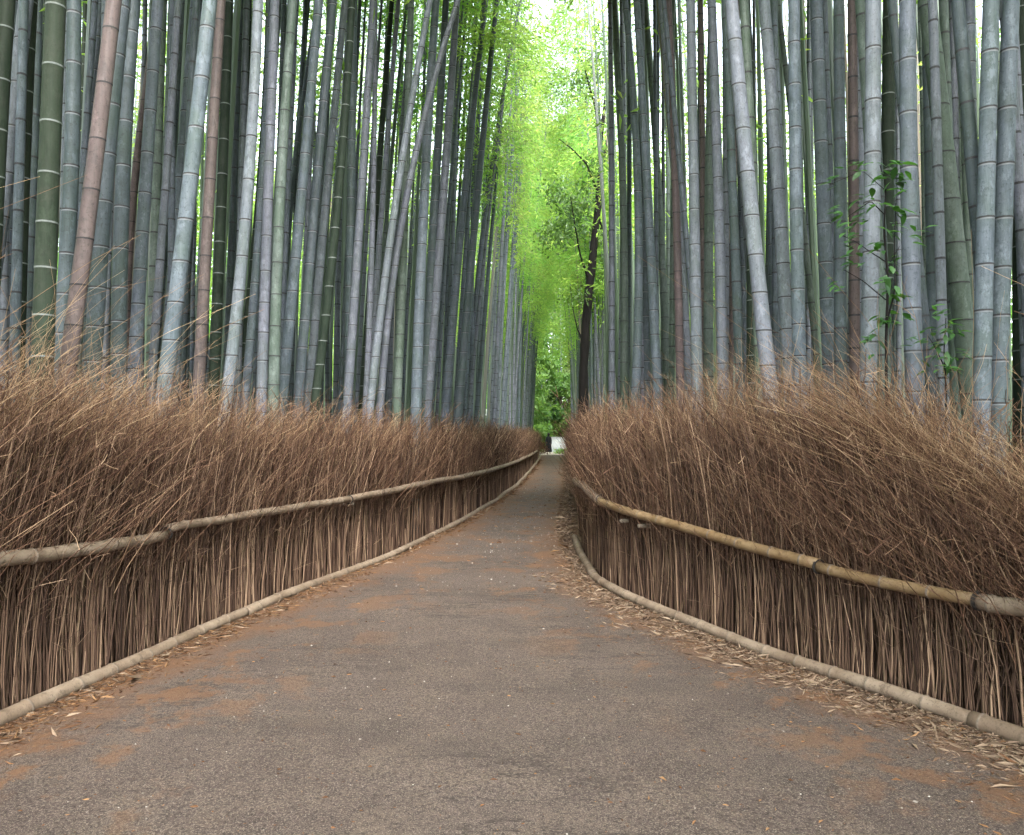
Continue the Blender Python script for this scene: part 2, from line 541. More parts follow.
# ------------------------------------------------------------------ brushwood fences
def top_height(side, y):
    if side < 0:
        return np.interp(y, [2, 4.5, 6, 8, 12, 30, 60], [1.80, 1.80, 1.76, 1.72, 1.66, 1.62, 1.6])
    return np.interp(y, [2, 3.9, 4.3, 5.0, 6.0, 7.6, 10, 14, 30, 60], [1.10, 1.22, 1.42, 1.80, 1.86, 1.76, 1.70, 1.66, 1.62, 1.6])


def sample_y(n, y0, y1, p=1.35):
    """Density falls off with distance from the camera as y**-p."""
    u = rng.random(n)
    a, b = y0 ** (1 - p), y1 ** (1 - p)
    return (a + (b - a) * u) ** (1 / (1 - p))


def fence(side, y0, y1, n_stem, n_twig, n_wisp, label, lean_x):
    root = thing('brush_fence', label, 'brush fence', (float(course(side, (y0 + y1) / 2)), (y0 + y1) / 2, 0), 'brushwood fences along the path')
    ox, oy = root.location.x, root.location.y
    OFF = np.array([ox, oy, 0])

    def base(y, d):
        nn = normal_out(side, y)
        return np.stack([course(side, y) + nn[:, 0] * d, y + nn[:, 1] * d, np.zeros_like(y)], 1)

    def along(y):
        nn = normal_out(side, y)
        return np.stack([-nn[:, 1] * side, nn[:, 0] * side, np.zeros_like(y)], 1)

    scale = lambda y: np.clip(y / 6.5, 1, 6) ** .72
    lf = (lambda y: np.interp(y, [4.5, 6, 8, 10], [1.15, .8, .42, .18])) if side > 0 else (lambda y: np.interp(y, [4.5, 8, 14, 25], [1.0, .75, .5, .3]))
    tuft = lambda y, k: np.sin(y * 2.7 + k) * .5 + np.sin(y * 6.1 + 2 * k) * .35 + np.sin(y * 13.3 + 3 * k) * .25
    # stems
    y = sample_y(n_stem, y0, y1)
    d = .09 + .42 * rng.random(n_stem) ** 1.6
    B = base(y, d); A = along(y); nn = normal_out(side, y)
    H = top_height(side, y) * rng.uniform(.62, .98, n_stem)
    K = 7
    t = np.linspace(0, 1, K)
    sway = rng.normal(0, .085, n_stem) * np.where(rng.random(n_stem) < .15, 2.2, 1); sway2 = rng.normal(0, .07, n_stem)
    out_l = rng.normal(0, .045, n_stem)
    P = B[:, None, :] + A[:, None, :] * (sway[:, None] * t + sway2[:, None] * t ** 2 * (1.4))[:, :, None]
    kink = rng.normal(0, .009, (n_stem, K))
    P = P + A[:, None, :] * kink[:, :, None]
    nv = np.stack([nn[:, 0], nn[:, 1], np.zeros(n_stem)], 1)
    P = P - nv[:, None, :] * (np.clip(out_l, -.03, .05)[:, None] * t - .0)[:, :, None]
    P[:, :, 2] = H[:, None] * t
    P[:, :, 0] += lean_x * (.10 * lf(y) * H)[:, None] * t[None, :] ** 3
    r = rng.lognormal(math.log(.0037), .40, n_stem) * scale(y)
    r = np.minimum(r, .026)
    Rd = r[:, None] * (1 - .55 * t)[None, :]
    V, Fq, tv = tubes(P - OFF, Rd, 4, np.clip(rng.normal(.47, .29, n_stem), 0, 1))
    # twigs (the upper, finer half)
    y2 = sample_y(n_twig, y0, y1)
    d2 = .04 + .50 * rng.random(n_twig) ** 1.15
    B2 = base(y2, d2); A2 = along(y2); nn2 = normal_out(side, y2)
    nv2 = np.stack([nn2[:, 0], nn2[:, 1], np.zeros(n_twig)], 1)
    th = top_height(side, y2) + rng.normal(0, .11, n_twig) + .11 * tuft(y2, 2.2)
    zs = th * rng.uniform(.30, .88, n_twig)
    ln = np.minimum(rng.uniform(.28, .75, n_twig), (th - zs) * 1.15 + .1)
    K2 = 5
    t2 = np.linspace(0, 1, K2)
    sa = rng.normal(0, .40, n_twig) + .25 * tuft(y2, 0); sn = rng.normal(.03, .25, n_twig)
    bend = rng.normal(0, .28, n_twig)
    P2 = B2[:, None, :] + A2[:, None, :] * ((sa[:, None] * t2 + bend[:, None] * t2 ** 2) * ln[:, None])[:, :, None] \
        - nv2[:, None, :] * ((sn[:, None] * t2) * ln[:, None])[:, :, None]
    P2[:, :, 2] = zs[:, None] + ln[:, None] * t2 * .96
    P2[:, :, 0] += lean_x * ((rng.normal(.08, .28, n_twig) * np.clip(lf(y2), .5, 2) + np.where((y2 < 5.2) & (side > 0), .22, 0) + .2 * tuft(y2, 1) * lf(y2)) * ln)[:, None] * t2[None, :] ** 1.5
    P2 += rng.normal(0, .014, P2.shape) * t2[None, :, None]
    r2 = rng.lognormal(math.log(.0018), .45, n_twig) * scale(y2)
    r2 = r2 * np.where(rng.random(n_twig) < .08, 1.5, 1)
    r2 = np.minimum(r2, .014)
    Rd2 = r2[:, None] * (1 - .6 * t2)[None, :]
    V2, F2, tv2 = tubes(P2 - OFF, Rd2, 3, np.clip(rng.normal(.5, .25, n_twig), 0, 1))
    # short stiff forks along the twigs and stems
    n_f = int(n_twig * 1.1)
    it = rng.integers(0, n_twig, n_f)
    Pf0 = P2[it, rng.integers(1, K2, n_f)]
    df = np.stack([rng.normal(lean_x * .2, .6, n_f), rng.normal(-.15, .6, n_f), rng.uniform(.15, 1.1, n_f)], 1)
    df /= np.linalg.norm(df, axis=1, keepdims=True)
    lfk = rng.uniform(.05, .20, n_f)
    t5 = np.linspace(0, 1, 3)
    P5 = Pf0[:, None, :] + df[:, None, :] * (lfk[:, None] * t5)[:, :, None] + rng.normal(0, .006, (n_f, 3, 3)) * t5[None, :, None]
    V5, F5, tv5 = tubes(P5 - OFF, (r2[it] * .7)[:, None] * (1 - .5 * t5)[None, :], 3, np.clip(rng.normal(.58, .27, n_f), 0, 1))
    n_g = int(n_stem * .9)
    it = rng.integers(0, n_stem, n_g)
    Pg0 = P[it, rng.integers(1, K - 1, n_g)]
    dg = np.stack([rng.normal(0, .7, n_g), rng.normal(0, .7, n_g), rng.uniform(.1, 1.2, n_g)], 1)
    dg /= np.linalg.norm(dg, axis=1, keepdims=True)
    lg = rng.uniform(.06, .28, n_g)
    P6 = Pg0[:, None, :] + dg[:, None, :] * (lg[:, None] * t5)[:, :, None] + rng.normal(0, .008, (n_g, 3, 3)) * t5[None, :, None]
    V6, F6, tv6 = tubes(P6 - OFF, (r[it] * .42)[:, None] * (1 - .5 * t5)[None, :], 3, np.clip(rng.normal(.5, .28, n_g), 0, 1))
    # wisps on top
    y3 = sample_y(n_wisp, y0, y1, 1.5)
    d3 = .02 + .5 * rng.random(n_wisp)
    B3 = base(y3, d3); A3 = along(y3)
    th3 = top_height(side, y3)
    zs = th3 * rng.uniform(.72, .98, n_wisp)
    ln = rng.uniform(.20, .52, n_wisp) * (1 + .3 * tuft(y3, 2.2)) * np.where(rng.random(n_wisp) < .14, 1.75, 1) * np.where(y3 < 6.5, 1.3, .8)
    K3 = 7
    t3 = np.linspace(0, 1, K3)
    sx = lean_x * np.clip(rng.normal(.42, .45, n_wisp) + .25 * tuft(y3, 1), -.35, 1.5) * lf(y3)
    sy = rng.normal(0, .30, n_wisp) + .2 * tuft(y3, 0)
    P3 = np.repeat(B3[:, None, :], K3, 1)
    P3[:, :, 0] += sx[:, None] * t3 ** 1.25 * ln[:, None]
    P3[:, :, 1] += sy[:, None] * t3 * ln[:, None]
    P3[:, :, 2] = zs[:, None] + ln[:, None] * (t3 * .95 - rng.uniform(0, .28, n_wisp)[:, None] * t3 ** 2.2)
    P3 = P3 + rng.normal(0, .006, P3.shape) * t3[None, :, None]
    r3 = rng.lognormal(math.log(.0013), .25, n_wisp) * scale(y3)
    Rd3 = np.minimum(r3, .009)[:, None] * (1 - .55 * t3)[None, :]
    V3, F3, tv3 = tubes(P3 - OFF, Rd3, 3, np.clip(rng.normal(.5, .28, n_wisp), 0, 1))
    # side sprigs carried by the wisps' outer half (dry seed heads and forks)
    sel = rng.random(n_wisp) < .55
    k0 = rng.integers(3, 6, sel.sum())
    Ps = P3[sel][np.arange(sel.sum()), k0]
    m4 = len(Ps)
    dirv = np.stack([lean_x * rng.uniform(0, .8, m4), rng.normal(0, .4, m4), rng.uniform(.2, 1, m4)], 1)
    dirv /= np.linalg.norm(dirv, axis=1, keepdims=True)
    l4 = rng.uniform(.05, .17, m4)
    t4 = np.linspace(0, 1, 4)
    P4 = Ps[:, None, :] + dirv[:, None, :] * (l4[:, None] * t4)[:, :, None]
    P4[:, :, 2] -= .25 * l4[:, None] * t4 ** 2
    V4, F4, tv4 = tubes(P4 - OFF, (np.minimum(r3[sel], .008) * .75)[:, None] * (1 - .5 * t4)[None, :], 3, tv3.reshape(n_wisp, -1)[sel][:, 0])
    b = Build(); b.add(V, Fq, 0, tv); b.add(V6, F6, 0, tv6)
    link('brushwood_stems', b.mesh('brushwood_stems', [M['stem_brush']]), root, kind='stuff')
    b = Build(); b.add(V2, F2, 0, tv2); b.add(V5, F5, 0, tv5)
    link('brushwood_twigs', b.mesh('brushwood_twigs', [M['twig_brush']]), root, kind='stuff')
    b = Build(); b.add(V3, F3, 0, tv3); b.add(V4, F4, 0, tv4)
    link('dry_grass_wisps', b.mesh('dry_grass_wisps', [M['wisp']]), root, kind='stuff')
    # dense middle of the bundle
    yy = np.linspace(y0, y1, max(12, int((y1 - y0) * 5)))
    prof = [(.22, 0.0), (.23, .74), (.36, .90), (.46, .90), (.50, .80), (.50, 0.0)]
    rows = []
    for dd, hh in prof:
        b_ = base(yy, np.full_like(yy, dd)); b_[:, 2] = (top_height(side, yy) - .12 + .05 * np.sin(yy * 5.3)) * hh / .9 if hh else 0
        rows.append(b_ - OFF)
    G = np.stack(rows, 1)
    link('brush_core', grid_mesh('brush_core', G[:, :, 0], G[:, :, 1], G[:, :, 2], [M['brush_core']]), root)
    return root, OFF


def pole_mesh(name, C, r0, r1, mats, sides=12, sp=.34):
    """Dry bamboo pole along C with nodes: ridges, scars and slight bends."""
    C = np.asarray(C, float)
    seg = np.linalg.norm(np.diff(C, axis=0), axis=1)
    s = np.concatenate([[0], np.cumsum(seg)])
    LNG = s[-1]
    nodes, p = [], rng.uniform(.05, sp)
    while p < LNG - .02:
        nodes.append(p); p += sp * rng.uniform(.8, 1.2)
    q, rr, mm = [], [], []
    for c in np.linspace(0, LNG, max(3, int(LNG / .12))):
        q.append((c, 1.0, 0))
    for nd in nodes:
        for dlt, f, mi in ((-.016, 1.0, 0), (-.005, 1.07, 1), (.003, 1.13, 1), (.009, 1.07, 0), (.018, 1.0, 0)):
            q.append((nd + dlt, f, mi))
    q = sorted(x for x in q if 0 <= x[0] <= LNG)
    sv = np.array([x[0] for x in q]); fv = np.array([x[1] for x in q]); mv = [x[2] for x in q][:-1]
    sv += np.arange(len(sv)) * 1e-6
    P = np.stack([np.interp(sv, s, C[:, i]) for i in range(3)], 1)
    rad = (r0 + (r1 - r0) * sv / LNG) * fv
    return tube_mesh(name, P, rad, sides, mats, mv)


def px_to_y(side, lo, hi):
    yy = np.linspace(lo, hi, 900)
    return yy, CX + F * (course(side, yy) - side * .0) / yy


fl, OFFL = fence(-1, 1.6, 60, 9500, 30000, 4800, 'long brown brushwood fence on the side of the black-trunked tree\'s far edge', 1)
fl['label'] = 'long unbroken brown brushwood fence with grey rail, facing the fence with yellowish rail'
fr, OFFR = fence(1, 1.6, 11.6, 7600, 23000, 4200, 'brushwood fence with a yellowish bamboo rail bending away at its far end', -1)
ff, OFFF = fence(1, 12.3, 60, 2400, 7000, 900, 'brushwood fence without rail running on behind the yellow-railed fence to the path\'s end', -1)

# left rails: (px, py) read along the pole
yt, pxt = px_to_y(-1, 1.7, 60)
o_ = np.argsort(pxt)


def left_rail(pts):
    pts = np.asarray(pts, float)
    yy = np.interp(pts[:, 0], pxt[o_], yt[o_])
    ye = np.linspace(yy[0], yy[-1], 60)
    zz = H0 - (pts[:, 1] - HY) / F * yy
    z = np.polyval(np.polyfit(yy, zz, 2), ye) if len(yy) > 3 else np.interp(ye, yy, zz)
    nn = normal_out(-1, ye)
    return np.stack([XL(ye) + nn[:, 0] * .015, ye + nn[:, 1] * .015, z], 1), yy


# the rail's near end runs out of the picture
rail1, yy = left_rail([(0, 560), (45, 555), (85, 549), (125, 543.5), (166, 536)])
d0 = rail1[0] - rail1[1]
rail1 = np.vstack([rail1[0] + d0 / np.linalg.norm(d0) * 1.3, rail1])
rails = [(rail1, .050, .038, 'pole_grey')]
rails.append((left_rail([(168, 529), (205, 522), (252, 514.6), (300, 507), (352, 499)])[0], .034, .038, 'pole_grey'))
rails.append((left_rail([(349, 500), (380, 492.5), (400, 489), (442, 480.6), (464, 477)])[0], .040, .046, 'pole_grey'))
rails.append((left_rail([(462, 477.5), (485, 471.5), (505, 466), (522, 459)])[0], .05, .05, 'pole_grey'))
rails.append((left_rail([(521.5, 459.3), (530, 455.5), (537, 451)])[0], .055, .06, 'pole_grey'))
for C, a, b_, mt in rails:
    C = C + np.column_stack([np.zeros(len(C)), np.zeros(len(C)), .003 * np.sin(np.arange(len(C)) * .35)])
    link('rail', pole_mesh('rail', C - OFFL, a, b_, [M[mt], M['pole_scar']]), fl)


def base_pole(side, y0, y1, r0, r1, root, OFF, mt):
    ye = np.linspace(y0, y1, 70)
    nn = normal_out(side, ye)
    z = .045 + .005 * np.sin(ye * 1.9) + .003 * np.sin(ye * 4.3)
    w = .012 * np.sin(ye * 1.3 + side)
    C = np.stack([course(side, ye) + nn[:, 0] * w, ye + nn[:, 1] * w, z], 1) - OFF
    link('base_pole', pole_mesh('base_pole', C, r0, r1, [M[mt], M['pole_scar']]), root)


for (a, b_, r0, r1) in ((1.6, 6.9, .050, .044), (6.85, 12.2, .046, .040), (12.1, 19, .046, .046), (18.9, 28, .05, .05), (27.9, 40, .055, .055), (39.9, 59, .06, .06)):
    base_pole(-1, a, b_, r0, r1, fl, OFFL, 'pole_grey')
for (a, b_, r0, r1) in ((1.6, 4.25, .056, .05), (4.2, 8.3, .044, .046), (8.2, 11.9, .046, .046)):
    base_pole(1, a, b_, r0, r1, fr, OFFR, 'pole_grey')

ytR, pxR = px_to_y(1, 1.7, 10.3)
oR = np.argsort(pxR)


def right_rail(pts):
    pts = np.asarray(pts, float)
    yy = np.interp(pts[:, 0], pxR[oR], ytR[oR])
    ye = np.linspace(yy[0], yy[-1], 60)
    o2 = np.argsort(yy)
    zz = H0 - (pts[:, 1] - HY) / F * yy
    z = np.polyval(np.polyfit(yy, zz, 2), ye) if len(yy) > 3 else np.interp(ye, yy[o2], zz[o2])
    nn = normal_out(1, ye)
    return np.stack([XR(ye) + nn[:, 0] * .01, ye + nn[:, 1] * .01, z], 1)


C = right_rail([(1024, 608), (1000, 606), (974, 600.5)])
d0 = C[0] - C[1]
C = np.vstack([C[0] + d0 / np.linalg.norm(d0) * 1.2, C])
link('rail', pole_mesh('rail', C - OFFR, .052, .047, [M['pole_grey'], M['pole_scar']]), fr)
C = right_rail([(978, 600.5), (930, 592), (880, 581.5), (845, 575), (815, 566)])
link('rail', pole_mesh('rail', C - OFFR, .037, .036, [M['pole_tan'], M['pole_scar']], sp=.34), fr)
C = right_rail([(818, 567), (750, 543.5), (700, 532), (684, 527.5), (650, 519), (624, 512), (598, 500)])
link('rail', pole_mesh('rail', C - OFFR, .040, .042, [M['pole_tan'], M['pole_scar']]), fr)
C = right_rail([(599, 500.5), (590, 493), (581.6, 485)])
ex = np.stack([XR(np.array([10.8, 11.6, 12.4, 13.2])), np.array([10.8, 11.6, 12.4, 13.2]), np.array([.93, .93, .94, .95])], 1)
C = np.vstack([C, ex[:2]])
link('rail', pole_mesh('rail', C - OFFR, .045, .05, [M['pole_grey'], M['pole_scar']]), fr)


# cut ends of the cross-bars that pin the rails
def peg(root, OFF, p, side, r=.03):
    y = np.array([p[1]])
    nn = normal_out(side, y)[0]
    a = np.array(p) - np.array([nn[0], nn[1], 0]) * .02
    C = np.linspace(a, a + np.array([nn[0], nn[1], 0]) * .3, 4) - OFF
    link('peg', tube_mesh('peg', C, np.full(4, r), 10, [M['pole_scar']]), root)


for px, py in ((352, 504),):
    y = float(np.interp(px, pxt[o_], yt[o_]))
    peg(fl, OFFL, (float(XL(y)), y, wz(py, y)), -1, .018)
for px, py in ((640, 526), (622, 521)):
    y = float(np.interp(px, pxR[oR], ytR[oR]))
    peg(fr, OFFR, (float(XR(y)), y, wz(py, y)), 1, .02)


# dark cord lashings where poles overlap
M['cord'] = plain_noise_mat('dark_cord', (.012, .010, .009), (.035, .03, .026), 60, .9)


def lashing(root, OFF, p, side, r):
    y = p[1]
    d = float(course(side, y + .1) - course(side, y - .1)) / .2
    dv = np.array([d, 1.0, 0]) / math.hypot(d, 1)
    nv = np.array([dv[1], -dv[0], 0])
    a = np.linspace(0, 2 * np.pi * 3, 40)
    C = np.array(p)[None] + dv[None] * np.linspace(-.010, .010, 40)[:, None] + (nv[None] * np.cos(a)[:, None] + np.array([0, 0, 1.])[None] * np.sin(a)[:, None]) * r - OFF
    link('lashing', tube_mesh('lashing', C, np.full(40, .0042), 5, [M['cord']]), root)


for px, py, rr in ((168, 533.5, .047), (350.5, 499.5, .048), (463, 477.5, .058)):
    y = float(np.interp(px, pxt[o_], yt[o_]))
    lashing(fl, OFFL, (float(XL(y)) - .015, y, wz(py, y)), -1, rr)
for px, py, rr in ((977, 600.5, .052), (817, 566.5, .046), (600, 499.5, .052)):
    y = float(np.interp(px, pxR[oR], ytR[oR]))
    lashing(fr, OFFR, (float(XR(y)) + .01, y, wz(py, y)), 1, rr)

# ------------------------------------------------------------------ bamboo
MATS = {k: [M[k], M['scar_pale'] if k in ('G',) else M['scar_dark'], M['band_pale'] if k in ('B', 'K', 'D') else M[k]] for k in ('B', 'K', 'D', 'G', 'GG', 'R')}


def culm_mesh(name, axis, H, r0, kind, sides=12, hi=True, sp_f=1.0):
    """axis(h) -> (x, y) offsets. Internodes lengthen with height; each node has a ridge, a scar line and a bloom band."""
    q = [(0.0, 1.0, 0)]
    h = rng.uniform(.05, .2)
    while h < H - .1:
        if hi:
            q += [(h - .030, 1.0, 0), (h - .016, 1.0, 2), (h - .006, 1.025, 1), (h + .006, 1.05, 0), (h + .016, 1.03, 0), (h + .035, 1.0, 0)]
        else:
            q += [(h - .012, 1.0, 1), (h + .006, 1.04, 0), (h + .03, 1.0, 0)]
        h += sp_f * min(.17 + .062 * h, .41) * rng.uniform(.94, 1.06)
    q.append((H, 1.0, 0))
    q = [x for x in q if 0 <= x[0] <= H]
    hv = np.array([x[0] for x in q]); fv = np.array([x[1] for x in q]); mv = [x[2] for x in q][:-1]
    ax = np.array([axis(v) for v in hv])
    C = np.stack([ax[:, 0], ax[:, 1], hv], 1)
    rad = r0 * (1 - .82 * (hv / H) ** 1.5) * fv
    return tube_mesh(name, C, rad, sides, MATS[kind], mv, cap=True, horizontal=True, phase=rng.uniform(0, 1))


def crown_mesh(name, Lc, n_br, per, leaf_l, leaf_w, axis=None, wide=1.0):
    """Bamboo crown of height Lc: thin branches in pairs along the culm, drooping sprays of narrow leaves."""
    b = Build()
    hb = np.sort(rng.random(n_br) ** .9) * Lc
    az = rng.random(n_br) * 2 * np.pi
    f = hb / Lc
    ln = wide * rng.uniform(.7, 1.25, n_br) * (1.55 - .75 * f) * np.clip(.35 + f * 2.2, 0, 1)
    el = rng.uniform(.35, .95, n_br)
    K = 6
    t = np.linspace(0, 1, K)
    d = np.stack([np.cos(az) * np.cos(el), np.sin(az) * np.cos(el), np.sin(el)], 1)
    P = d[:, None, :] * (ln[:, None] * t)[:, :, None]
    P[:, :, 2] += hb[:, None] - (.75 * ln[:, None]) * t ** 2.2
    if axis is not None:
        o = np.array([axis(v) for v in hb]); P[:, :, 0] += o[:, :1]; P[:, :, 1] += o[:, 1:]
    V, Fq, _ = tubes(P, .008 * (1 - .6 * t)[None, :] * np.ones((n_br, 1)), 3)
    b.add(V, Fq, 1)
    i = np.repeat(np.arange(n_br), per)
    m_ = len(i)
    tt = rng.uniform(.18, 1.02, m_) ** .8
    c = np.stack([np.array([np.interp(a_, t, P[k_, :, j]) for a_, k_ in zip(tt, i)]) for j in range(3)], 1)
    # sprays: sub-twig offsets around the branch
    c += rng.normal(0, .15, (m_, 3)) * np.array([1, 1, .8])
    c[:, 2] -= np.abs(rng.normal(0, .1, m_))
    dv = np.stack([np.cos(az[i]) * .7 + rng.normal(0, .6, m_), np.sin(az[i]) * .7 + rng.normal(0, .6, m_), rng.normal(-.35, .4, m_)], 1)
    s = rng.uniform(.7, 1.25, m_)
    V, Fq = leaves(c, dv, leaf_l * s, leaf_w * s, .18)
    tint = np.clip(rng.normal(.5, .22, m_) + .2 * (np.repeat(rng.normal(0, 1, n_br), per)) * .5, 0, 1)
    b.add(V, Fq, 0, np.repeat(tint, 4))
    return b.mesh(name, [M['leaf'], M['twig_green']], smooth=False)


far_crowns = []
for q in range(4):
    far_crowns.append(crown_mesh('crown', 15 * .46, 80, 48, .17, .032, None, 1.25))
CROWN_L = 7.0
crowns = [crown_mesh('crown', CROWN_L, 60, 30, .19, .036, None, 1.25) for _ in range(4)]
near_crowns = [crown_mesh('crown', CROWN_L, 100, 40, .2, .038, None, 1.9) for _ in range(3)]  # out of view; made wide and dense to shade the near path

